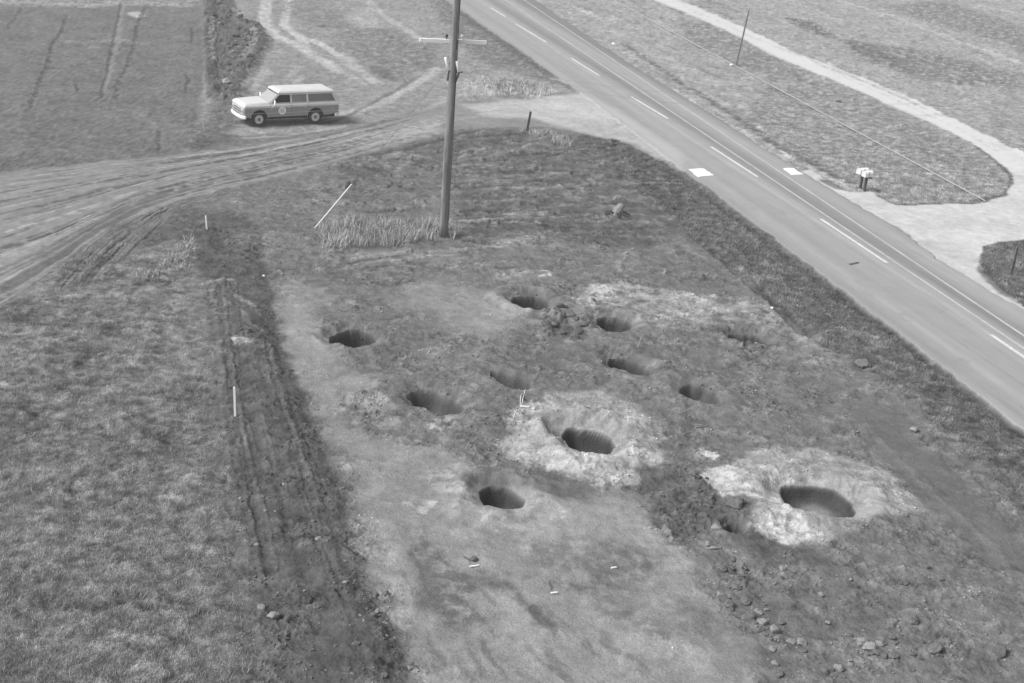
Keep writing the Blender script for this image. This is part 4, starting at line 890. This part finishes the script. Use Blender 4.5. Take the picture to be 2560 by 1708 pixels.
bx = Vector(ppt(1187, 165)); bm = BM(); bmesh.ops.create_uvsphere(bm, u_segments=16, v_segments=10, radius=.075); bmesh.ops.translate(bm, verts=bm.verts[:], vec=bx)
tube(bm, [bx, (bx.x, bx.y, bx.z-.14)], .012, 6); bl = obj('ball_insulator', bm, M['ceramic'], pole, smooth=True)
bm = BM(); zz = zc(108); box(bm, .10, .17, -.1, .05, zz-.25, zz+.1); obj('steel_bracket', bm, M['steel'], pole)
bm = BM(); zs = [k*.35+.3 for k in range(32)]; tube(bm, [(.205-.075*z/HTOP, -.03, z) for z in zs], .018, 6); obj('dark_streak', bm, M['steel'], pole)  # dark tube stands for the right-hand streak, part shade and part creosote
# overhead wires running off to the right
def catenary(p, q, sag, n=24):
    p = Vector(p); q = Vector(q); return [p.lerp(q, k/n)-Vector((0, 0, sag*4*(k/n)*(1-k/n))) for k in range(n+1)]
O = Vector((pb[0], pb[1], pz-.2))
w1s = O+i1; z2 = w1s.z-.1
bm = BM(); tube(bm, catenary(w1s, un(2800, 262, z2+.3), 1.0), .006, 6); tag(obj('power_wire', bm, M['wire']), 'thin wire running right from the strain insulator over the highway', 'wire', 'thin wires leaving the pole')
w2s = O+Vector(ppt(1146, 157)); bm = BM(); tube(bm, catenary(w2s, un(2800, 232, w2s.z+.3), 1.0), .005, 6); tag(obj('power_wire', bm, M['wire']), 'thin upper wire running right from beside the fuse cutouts', 'wire', 'thin wires leaving the pole')
# guy wire with pale guard
g0 = un(785, 568); g0[2] = hz(g0[0], g0[1])-.05; g1 = O+Vector((0, 0, zc(160)))
G0 = Vector(g0)
tG = 0.0
for k in range(1, 100):
    p_ = G0.lerp(g1, k/100)
    if pr(p_)[1] < 462: tG = k/100; break
guy = thing('guy_wire', 'slanting guy wire with a pale guard, anchored left of the pole', 'guy wire', tuple(G0))
bm = BM(); tube(bm, [G0.lerp(g1, k/6)-G0 for k in range(7)], .006, 6); obj('cable', bm, M['steel'], guy)
bm = BM(); tube(bm, [(0, 0, 0), G0.lerp(g1, tG)-G0], .026, 10); obj('guard', bm, M['cloth'], guy)

# ------------------------------------------------------------------ small upright things
def stakeobj(name, x0, y0, x1, y1, r, m, label, cat, group=None, flat=False):
    b = un(x0, y0)[:2]; z0 = hz(*b); hgt = zat(x1, y1, b); tp = un(x1, y1, hgt)
    bm = BM(); v = Vector((tp[0]-b[0], 0, hgt)); L = v.length
    t = v.normalized(); s = Vector((1, 0, 0)); s = (s-t*s.dot(t)).normalized(); q2 = t.cross(s)
    ry = r*.4 if flat else r
    secs = []
    for k, sc in ((-.15/L, .9), (0, 1), (.5, .95), (.97, .9), (1, .5)):
        c_ = v*k; secs.append([tuple(c_+s*(r*sc*a)+q2*(ry*sc*b_)) for a, b_ in ((-1, -1), (1, -1), (1, 1), (-1, 1))])
    loft(bm, secs); o = obj(name, bm, m); o.location = (b[0], b[1], z0); tag(o, label, cat, group); return o
stakeobj('stake', 588, 1042, 585.5, 969, .03, M['cloth'], 'tall pale stake on the dark soil windrow beside the near grass', 'stake', 'pale wooden stakes')
stakeobj('stake', 517, 572, 514, 538, .03, M['cloth'], 'short pale stake on the dark bank below the fanning ruts', 'stake', 'pale wooden stakes')
stakeobj('stake', 511, 330, 505, 300, .03, M['pale_wood'], 'pale stake at the field edge, left of the station wagon', 'stake', 'pale wooden stakes')
stakeobj('stake', 1593, 875, 1602, 851, .014, M['pale_wood'], 'small leaning pale stake behind a hole in the middle of the plot', 'stake', 'pale wooden stakes')
stakeobj('stake', 1316, 325, 1306, 302, .03, M['pale_wood'], 'short pale stake leaning against the dark post at the junction', 'stake', 'pale wooden stakes')
stakeobj('fence_post', 1318, 327, 1327, 279, .07, M['dark_wood'], 'dark leaning post on the corner of the dirt track junction', 'post')
stakeobj('fence_post', 2527, 691, 2545, 618, .035, M['dark_wood'], 'thin dark post in the small grass island at the right edge', 'post')
stakeobj('wooden_pole', 1840, 165, 1872, 22, .055, M['grille'], 'thin dark leaning pole beyond the highway, crossing the gravel lane', 'pole')  # lighter grey base has the haze over this far pole mixed in
# white stone at its foot, other pale marks
def rockmesh(seed, fl=.65, sub=3):
    bm = BM(); bmesh.ops.create_icosphere(bm, subdivisions=sub, radius=1); r_ = random.Random(seed)
    cuts = [(Vector((r_.gauss(0, 1), r_.gauss(0, 1), r_.gauss(0, 1))).normalized(), r_.uniform(.55, .9)) for _ in range(9)]
    for v in bm.verts:
        p = v.co.copy()
        for nrm, d in cuts:
            k = p.dot(nrm)
            if k > d: p -= nrm*(k-d)*.9
        q3 = v.co*2.3+Vector((seed, 0, 0)); p *= 1+.16*float(noise(q3.x+q3.z*.7, q3.y-q3.z*.6, seed))+.08*float(noise(q3.x*2.6+q3.z, q3.y*2.6-q3.z, seed+5)); v.co = Vector((p.x, p.y*r_.uniform(.97, 1.03), p.z*fl))
    me = bpy.data.meshes.new('rock'); bm.to_mesh(me); bm.free(); return me
ROCKS = {}
for mk in ('rock_pale', 'rock_mid', 'rock_dark', 'cloth'):
    ROCKS[mk] = []
    for k in range(5):
        me = rockmesh(k*3+hash(mk) % 1 + len(mk)); me.materials.append(M[mk]); ROCKS[mk].append(me)
nrock = 0
def rock(xy, r, mk, label, group=None, name='rock', sq=1.0, sink=.25):
    global nrock
    o = bpy.data.objects.new(name, random.choice(ROCKS[mk])); C.objects.link(o); nrock += 1
    o.location = (xy[0], xy[1], hz(*xy)+r*.65*sq*(1-sink)-r*.2)
    o.scale = (r*random.uniform(.85, 1.2), r*random.uniform(.8, 1.1), r*sq*random.uniform(.85, 1.15)); o.rotation_euler = (random.uniform(-.25, .25), random.uniform(-.25, .25), random.uniform(0, 6.28))
    tag(o, label, 'rock' if name != 'dirt_clod' else 'clod', group); return o
SP = [('7', 1870, 1110, .20, 'rock_pale', 'largest pale rock on the left windrow, near the bottom'), ('7', 1785, 1050, .13, 'rock_pale', 'smaller pale rock just above left of the largest windrow rock'),
      ('9', 250, 510, .17, 'rock_pale', 'pale angular rock left of the small black hole'), ('9', 370, 370, .34, 'rock_mid', 'big dark slab-like boulder above the small black hole'),
      ('9', 275, 955, .13, 'rock_pale', 'pale rock at the edge of the bare pad, above a dark clod'), ('9', 700, 785, .12, 'rock_pale', 'lone pale rock on dark soil below the white ejecta'),
      ('9', 1290, 1340, .22, 'rock_pale', 'bright faceted rock in the bottom right heap'), ('9', 1740, 1340, .24, 'rock_mid', 'broad grey boulder right of the bottom rubble heap'),
      ('9', 1560, 1130, .24, 'rock_mid', 'flat cracked slab in the bottom right soil'), ('9', 2190, 1360, .24, 'rock_dark', 'dark block of soil near the bottom right corner'),
      ('9', 1660, 765, .16, 'rock_mid', 'rounded grey boulder beside the lower right ruts'), ('9', 830, 1280, .16, 'rock_pale', 'pale rock on the edge of the blade mark at the bottom'),
      ('6', 1250, 940, .34, 'rock_mid', 'grey boulder half buried in the verge beside the highway'), ('6', 1600, 1385, .17, 'rock_pale', 'pale rock at the verge edge on the right'),
      ('6', 625, 560, .08, 'cloth', 'small white rock at the head of the verge ditch'), ('9', 2290, 400, .13, 'rock_pale', 'pale rock at the right frame edge beside the verge'),
      ('9', 970, 950, .13, 'rock_pale', 'wedge-shaped pale rock in the rough soil right of centre bottom'), ('9', 1170, 852, .07, 'rock_pale', 'small pale stone in the lower right soil'),
      ('9', 300, 995, .16, 'rock_dark', 'dark clod below the pale rock at the pad edge'), ('8', 480, 1460, .10, 'rock_pale', 'pale rounded rock at the bottom of the left windrow'),
      ('7', 2175, 600, .09, 'rock_pale', 'small round pale rock in the middle of the left windrow'), ('9', 650, 1430, .13, 'rock_pale', 'pale rock at the bottom edge beside the bare pad'),
      ('3', 925, 1100, .13, 'rock_pale', 'pale stone in the grass left of the mailboxes'), ('3', 355, 447, .22, 'cloth', 'white stone at the foot of the thin leaning pole'), ('2', 1870, 306, .22, 'cloth', 'small white stone in the grass beyond the highway'),
      ('9', 1785, 855, .13, 'rock_mid', 'flat grey rock on the dozed strip, lower right'), ('9', 1540, 880, .13, 'rock_dark', 'flat dark rock in the lower right ruts'), ('4', 1800, 325, .08, 'cloth', 'tiny white stone on the windrow at the bend'),
      ('3', 1075, 705, .3, 'rock_pale', 'flat pale stone in the grass above the mailboxes')]
for r_, x, y, rad, mk, lb in SP: rock(W(r_, x, y), rad*.85, mk, lb)
def scatter(r_, poly, n, rmin, rmax, mks, label, group, name='rock'):
    P = WL(r_, poly); a, b = P.min(0), P.max(0); k = 0; tries = 0
    while k < n and tries < 20000:
        tries += 1
        x, y = random.uniform(a[0], b[0]), random.uniform(a[1], b[1])
        if not inside(np.array([x]), np.array([y]), P)[0]: continue
        rad = rmin+(rmax-rmin)*random.random()**2.5
        mk = random.choice(mks); f = (y-a[1])/(b[1]-a[1]); g = (x-a[0])/(b[0]-a[0]); q = (rad-rmin)/(rmax-rmin)
        size = 'tiny' if q < .05 else 'small' if q < .3 else 'larger'; tone = {'rock_pale': 'pale', 'rock_mid': 'grey', 'rock_dark': 'dark'}[mk]
        where = ('nearest left' if g < .5 else 'nearest right') if f < .3 else ('middle left' if g < .5 else 'middle right') if f < .65 else ('far left' if g < .5 else 'far right')
        rock((x, y), rad, mk, size+' '+tone+' '+label+', '+where+' part', group, name, sq=random.uniform(.7, 1.1)); k += 1
scatter('9', [(60, 640), (250, 560), (480, 760), (700, 1050), (900, 1300), (1130, 1500), (700, 1558), (500, 1350), (250, 1000)], 70, .03, .16, ['rock_pale', 'rock_mid', 'rock_mid'], 'rock strewn beside the bare pad edge', 'rocks strewn along the right edge of the pad')
scatter('9', [(1180, 1260), (1460, 1250), (1500, 1400), (1250, 1400)], 16, .05, .14, ['rock_pale', 'rock_mid'], 'rock in the bottom right rubble heap', 'rocks of the bottom right rubble heap')
scatter('9', [(1560, 1260), (1820, 1260), (1780, 1420), (1560, 1400)], 9, .05, .13, ['rock_mid', 'rock_dark'], 'clod of the low heap right of the rubble heap', 'clods of the second heap', 'dirt_clod')
scatter('9', [(600, 720), (1500, 800), (2300, 1150), (2350, 1500), (1000, 1500), (800, 1100)], 55, .03, .09, ['rock_mid', 'rock_pale', 'rock_dark'], 'rock in the lower right rough soil', 'rocks in the lower right soil')
scatter('7', [(1600, 200), (1900, 100), (2350, 700), (2350, 1558), (1700, 1558), (1600, 900)], 55, .025, .075, ['rock_mid', 'rock_pale', 'rock_mid'], 'rock on the left dark windrow', 'rocks on the left windrow')
scatter('8', [(0, 700), (130, 600), (330, 1000), (560, 1400), (600, 1558), (0, 1558)], 26, .03, .09, ['rock_mid', 'rock_pale'], 'rock on the lower windrow edge', 'rocks on the lower windrow edge')
scatter('5', [(1400, 660), (1520, 520), (1600, 640), (1700, 660), (1650, 720), (1420, 730)], 16, .08, .24, ['rock_dark', 'rock_dark', 'rock_mid'], 'clod between the two upper holes', 'clods between the upper holes', 'dirt_clod')
scatter('9', [(-20, 60), (150, 40), (260, 320), (240, 470), (60, 420)], 16, .05, .15, ['rock_dark'], 'clod left of the bright ejecta', 'clods left of the bright ejecta', 'dirt_clod')
scatter('1', [(1400, 20), (1580, 20), (1780, 200), (1790, 320), (1660, 500), (1480, 660), (1430, 300)], 40, .12, .34, ['rock_mid', 'rock_dark', 'rock_pale'], 'clod of the windrow behind the wagon', 'clods of the far windrow', 'dirt_clod')
print('rocks', nrock)

# slab of turf with roots standing in the upper plot
c0 = un(*px('2', 1890, 1480))[:2]; st = thing('uprooted_stump', 'broken pale stump with splayed roots lying on the dark upper plot', 'stump', (c0[0], c0[1], hz(*c0)))
bm = BM(); tube(bm, [(-.1, 0, -.05), (.05, .05, .25), (.18, .08, .48), (.22, .1, .6)], [.22, .2, .16, .06], 9); obj('trunk', bm, M['rock_pale'], st)
for k in range(6):
    a = k*1.1+.3; bm = BM(); tube(bm, [(0, 0, .1), (.3*math.cos(a), .3*math.sin(a), .16), (.65*math.cos(a), .6*math.sin(a), .03+.05*k % .1)], [.07, .045, .02], 7); obj('root', bm, M['dark_wood'], st)

# white boards and the flagged board with lead wires
def board(x0, y0, x1, y1, label, tall=.03):
    a = un(x0, y0)[:2]; b = un(x1, y1)[:2]; c_ = (a+b)/2; bm = BM(); obar(bm, a-c_, b-c_, .035, tall, tall/2+.012)
    o = obj('marker_board', bm, M['cloth']); o.location = (c_[0], c_[1], max(hz(*a), hz(*b), hz(*c_))); tag(o, label, 'board', 'small white boards lying on the plot'); return o
board(1174, 1423.5, 1197, 1420, 'longest white board on the bare pad, in front of a small clod')
board(1377, 1486, 1393, 1484.5, 'short white board on the bare pad nearest the bottom edge')
board(1528, 1420.5, 1541, 1419, 'shortest white board on the right part of the bare pad')
board(1302, 1021, 1322, 1022.5, 'white board with thin wires curling from its left end, by the light crater', .04)
rock(W('8', 915, 730), .11, 'rock_mid', 'grey clod just behind the longest white board')
for pts, lb in (([(1235, 1233), (1210, 1252), (1192, 1278), (1185, 1308)], 'pale lead wire trailing down from the white board by the light crater'),
                ([(1240, 1230), (1246, 1190), (1258, 1150), (1268, 1118), (1300, 1085)], 'long pale lead wire curving up from the white board by the light crater'),
                ([(1233, 1229), (1231, 1200), (1234, 1170), (1248, 1150)], 'short pale lead wire beside the long one at the white board')):
    P = smooth_line(WL('5', pts), 5); z = [hz(*p)+.02 for p in P]; bm = BM(); tube(bm, [(x, y, zz) for (x, y), zz in zip(P, z)], .008, 6)
    tag(obj('lead_wire', bm, M['cloth']), lb, 'wire', 'thin pale wires at the white board')
# tyre scrap on the highway
a = un(2123, 666)[:2]; b = un(2145, 661)[:2]; c_ = (a+b)/2; bm = BM(); obar(bm, a-c_, b-c_, .12, .03, .015); o = obj('rubber_scrap', bm, M['rock_dark'], bevel=.01); o.location = (c_[0], c_[1], .072); tag(o, 'small dark scrap lying on the near lane of the highway', 'debris')

# ------------------------------------------------------------------ mailboxes
mb = un(2155, 478)[:2]; mz = hz(*mb); mh = zat(2155, 437, mb)
tdir = rv if rv[0] > 0 else -rv; ang = math.atan2(tdir[1], tdir[0])+.25
def mailbox(dx, L, r, dz, label):
    cc = np.array([math.cos(ang), math.sin(ang)]); p = mb+cc*dx
    root = thing('mailbox', label, 'mailbox', (p[0], p[1], mz+mh-.12+dz), ang, 'white mailboxes on one stand')
    prof = [(-r, 0), (r, 0)]+[(r*math.cos(t), r*1.0+r*math.sin(t)) for t in np.linspace(0, math.pi, 9)]
    bm = BM(); secs = [[(x, y, z) for x, z in prof] for y in (-L/2, L/2)]; loft(bm, secs); obj('box', bm, M['cloth'], root)
    bm = BM(); secs = [[(x*1.06, y, z*1.03) for x, z in prof] for y in (-L/2-.02, -L/2-.002)]; loft(bm, secs); obj('door', bm, M['white_paint'], root)
    bm = BM(); box(bm, r+.004, r+.016, -.05, -.02, r*.6, r*2.1); obj('flag', bm, M['grille'], root)
mailbox(-.19, .55, .155, .04, 'left and higher white mailbox on the dark stand'); mailbox(.19, .5, .15, 0, 'right and lower white mailbox on the dark stand')
sd_ = thing('mailbox_stand', 'dark wooden post stand carrying the white mailboxes', 'stand', (mb[0], mb[1], mz-.1), ang)
bm = BM(); box(bm, -.45, .45, -.12, .12, mh-.07, mh-.025); obj('shelf', bm, M['dark_wood'], sd_)
for s in (-1, 1):
    bm = BM(); box(bm, s*.16-.05, s*.16+.05, -.05, .05, 0, mh-.07); obj('leg', bm, M['dark_wood'], sd_)

# ------------------------------------------------------------------ long pale cable along the far grass
A_, B_ = un(1500, -15), un(2462, 508)
bm = BM(); n = 160; pts = []
for k in range(n+1):
    p_ = A_+(B_-A_)*k/n; pts.append((p_[0], p_[1], .12))
tube(bm, pts, .024, 6); tag(obj('pipe', bm, M['pale_wood']), 'long straight pale pipe laid through the grass between the highway and the gravel lane', 'pipe')

# ------------------------------------------------------------------ grass and clods (nobody could count them)
def blades(name, P, hgt, wid, tone, matname, lean=.5, label=None, cat='grass'):
    n = len(P); hgt = np.broadcast_to(hgt, n); wid = np.broadcast_to(wid, n)
    a = RNG.uniform(0, 2*np.pi, n); l = RNG.uniform(.1, lean, n)*hgt; la = RNG.uniform(0, 2*np.pi, n)
    z = Hh[lookv(P[:, 0], P[:, 1])]-.01
    dx, dy = np.cos(a)*wid/2, np.sin(a)*wid/2
    m = np.c_[P[:, 0]+np.cos(la)*l*.35, P[:, 1]+np.sin(la)*l*.35, z+hgt*.6]
    V = np.zeros((n, 5, 3))
    V[:, 0] = np.c_[P[:, 0]-dx, P[:, 1]-dy, z]; V[:, 1] = np.c_[P[:, 0]+dx, P[:, 1]+dy, z]
    V[:, 2] = m+np.c_[dx, dy, 0*dx]*.8; V[:, 3] = m-np.c_[dx, dy, 0*dx]*.8
    V[:, 4] = np.c_[P[:, 0]+np.cos(la)*l, P[:, 1]+np.sin(la)*l, z+hgt*np.sqrt(np.clip(1-(l/hgt)**2*.5, .2, 1))]
    me = bpy.data.meshes.new(name); me.vertices.add(n*5); me.vertices.foreach_set('co', V.astype(np.float32).ravel())
    base = np.arange(n)[:, None]*5; li = np.concatenate([base+np.array([[0, 1, 2, 3]]), base+np.array([[3, 2, 4]])], axis=1).ravel().astype(np.int32)
    me.loops.add(len(li)); me.loops.foreach_set('vertex_index', li)
    me.polygons.add(n*2); ls = (np.arange(n)[:, None]*7+np.array([[0, 4]])).ravel().astype(np.int32); lt = np.tile([4, 3], n).astype(np.int32)
    me.polygons.foreach_set('loop_start', ls); me.polygons.foreach_set('loop_total', lt)
    at = me.attributes.new('albedo', 'FLOAT', 'POINT'); at.data.foreach_set('value', np.repeat(lin(tone), 5).astype(np.float32))
    me.update(calc_edges=True); me.materials.append(M[matname]); o = bpy.data.objects.new(name, me); C.objects.link(o); tag(o, label, cat, None, 'stuff'); return o
M['blade'] = mat('blade', attr=True, rough=.9, spec=.1)
def pick(n, fn, y0, y1, pw=1.6):
    out = []; tot = 0
    while tot < n:
        t = RNG.random(n); e = 1-pw
        y = (y0**e+(y1**e-y0**e)*t)**(1/e); x = xl(y)+(xr(y)-xl(y))*RNG.random(n)
        i = lookv(x, y); k = RNG.random(n) < fn(i); out.append(np.c_[x, y][k]); tot += k.sum()
    return np.vstack(out)[:n]
G1 = pick(260000, lambda i: (GR[i] > .3)*GR[i]*(ROAD[i] < .02)*(GRAVEL[i] < .05)*(FIELD[i] > .3)*np.clip(.75+.5*n2[i], .3, 1), 19.5, 60, 1.5)
Gw = np.repeat(G1[::90], 7, 0)+RNG.normal(0, .05, (len(G1[::90])*7, 2)); blades('weed_tufts', Gw, RNG.uniform(.06, .2, len(Gw)), RNG.uniform(.005, .009, len(Gw)), np.repeat(RNG.choice([120, 190, 215], len(Gw)//7), 7)*1.0, 'blade', 1.0, 'taller pale weed stems dotted over the near left field')
i_ = lookv(G1[:, 0], G1[:, 1]); blades('short_grass', G1, RNG.uniform(.02, .08, len(G1)), RNG.uniform(.005, .010, len(G1)), T[i_]*RNG.normal(1.30, .12, len(G1)), 'blade', .9, 'rough short grass covering the near left field')
G2 = pick(120000, lambda i: sst(88, 55, Y[i])*(GR[i] > .3)*GR[i]*(ROAD[i] < .02)*(GRAVEL[i] < .05)*(TRACK[i] < .05)*(FIELD[i] < .3)*np.clip(.45+.8*n2[i], .1, .8), 22, 90, 1.5)
i_ = lookv(G2[:, 0], G2[:, 1]); s_ = np.clip(G2[:, 1]/45, .8, 1.15); blades('verge_grass', G2, RNG.uniform(.03, .12, len(G2))*s_, RNG.uniform(.010, .02, len(G2))*s_, T[i_]*RNG.normal(1.22, .10, len(G2)), 'blade', .9, 'tufted grass on the verges of the highway')
# tall pale grass at the pole foot, on the bank by the ruts, on the embankment
def tuft(name, r_, poly, n, h0, h1, tone, label, clump=9):
    P = WL(r_, poly); a, b = P.min(0), P.max(0); Q = RNG.uniform(a, b, (n*4//clump, 2)); Q = Q[inside(Q[:, 0], Q[:, 1], P)][:n//clump]
    Q = Q[noise(Q[:, 0]*1.6, Q[:, 1]*1.6, 77) > -.12]; hq = np.repeat(RNG.uniform(.35, 1, len(Q))**1.3, clump)
    Q = np.repeat(Q, clump, 0)+RNG.normal(0, .10, (len(Q)*clump, 2))
    blades(name, Q, h0+(h1-h0)*hq*RNG.uniform(.5, 1, len(Q)), RNG.uniform(.012, .03, len(Q)), np.repeat(RNG.choice([tone-26, tone, tone+14], len(Q)//clump), clump)*RNG.normal(1, .08, len(Q)), 'blade', 1.1, label)
tuft('tall_grass', 'F', [(790, 575), (860, 560), (960, 558), (1105, 560), (1150, 575), (1140, 592), (1000, 612), (900, 622), (810, 625)], 3400, .12, .8, 204, 'tall pale dry grass around the foot of the utility pole')
tuft('bank_grass', '4', [(900, 330), (1100, 300), (1230, 120), (1300, 60), (1330, 200), (1280, 270), (1050, 330)], 2200, .1, .3, 205, 'pale dry grass tufts on the bank beside the ruts')
tuft('embankment_grass', '2', [(860, 560), (1150, 540), (1300, 560), (1500, 640), (1300, 680), (900, 660)], 3000, .15, .5, 225, 'pale tufts on the embankment above the junction')
tuft('corner_grass', '2', [(1230, 900), (1330, 890), (1450, 920), (1600, 980), (1560, 1010), (1400, 960)], 1200, .15, .4, 205, 'pale weeds around the leaning post at the junction corner')
def clods(name, n, fn, y0, y1, rmin, rmax, label):
    P = pick(n, fn, y0, y1, 1.8); n = len(P); i = lookv(P[:, 0], P[:, 1])
    base = np.array([(1, 0, 0), (-1, 0, 0), (0, 1, 0), (0, -1, 0), (0, 0, 1), (0, 0, -1)], float)
    F = np.array([(0, 2, 4), (2, 1, 4), (1, 3, 4), (3, 0, 4), (2, 0, 5), (1, 2, 5), (3, 1, 5), (0, 3, 5)])
    r = rmin+(rmax-rmin)*RNG.random(n)**3; r = r*np.clip(P[:, 1]/40, .8, 1.0)
    V = base[None]*RNG.uniform(.6, 1.15, (n, 6, 1))*r[:, None, None]; V[:, :, 2] *= .7
    a = RNG.uniform(0, 6.28, n); ca, sa = np.cos(a)[:, None], np.sin(a)[:, None]
    V = np.stack([V[:, :, 0]*ca-V[:, :, 1]*sa, V[:, :, 0]*sa+V[:, :, 1]*ca, V[:, :, 2]], 2)
    V += np.c_[P, Hh[i]+r*.2][:, None]
    me = bpy.data.meshes.new(name); me.vertices.add(n*6); me.vertices.foreach_set('co', V.astype(np.float32).ravel())
    li = (np.arange(n)[:, None, None]*6+F[None]).ravel().astype(np.int32); me.loops.add(len(li)); me.loops.foreach_set('vertex_index', li)
    me.polygons.add(n*8); me.polygons.foreach_set('loop_start', np.arange(0, n*24, 3, dtype=np.int32)); me.polygons.foreach_set('loop_total', np.full(n*8, 3, np.int32))
    at = me.attributes.new('albedo', 'FLOAT', 'POINT'); at.data.foreach_set('value', np.repeat(lin(T[i]*RNG.normal(1.2, .12, n)), 6).astype(np.float32))
    me.update(calc_edges=True); me.materials.append(M['soil']); o = bpy.data.objects.new(name, me); C.objects.link(o); tag(o, label, 'soil crumbs', None, 'stuff')
clods('loose_soil', 15000, lambda i: (rough[i] > .3)*np.clip(rough[i], 0, 1)**2*(GR[i] < .3)*(ROAD[i] < .02)*(GRAVEL[i] < .05)*np.clip(.4+1.2*n2[i], .05, 1), 20, 58, .012, .06, 'loose crumbs of soil strewn over the plot and the windrows')

# ------------------------------------------------------------------ thin haze in the air
bm = BM(); box(bm, -720, 720, -720, 720, -2.5, 30); hm = bpy.data.materials.new('haze'); hm.use_nodes = True; nt = hm.node_tree
nt.nodes.remove(nt.nodes['Principled BSDF']); pv = nt.nodes.new('ShaderNodeVolumePrincipled'); pv.inputs['Color'].default_value = (.95, .95, .95, 1); pv.inputs['Density'].default_value = .0012
pv.inputs['Anisotropy'].default_value = .1
nt.links.new(pv.outputs[0], nt.nodes['Material Output'].inputs['Volume']); hz_ = obj('haze', bm, hm); tag(hz_, 'thin even haze over the whole place', 'haze', None, 'stuff')
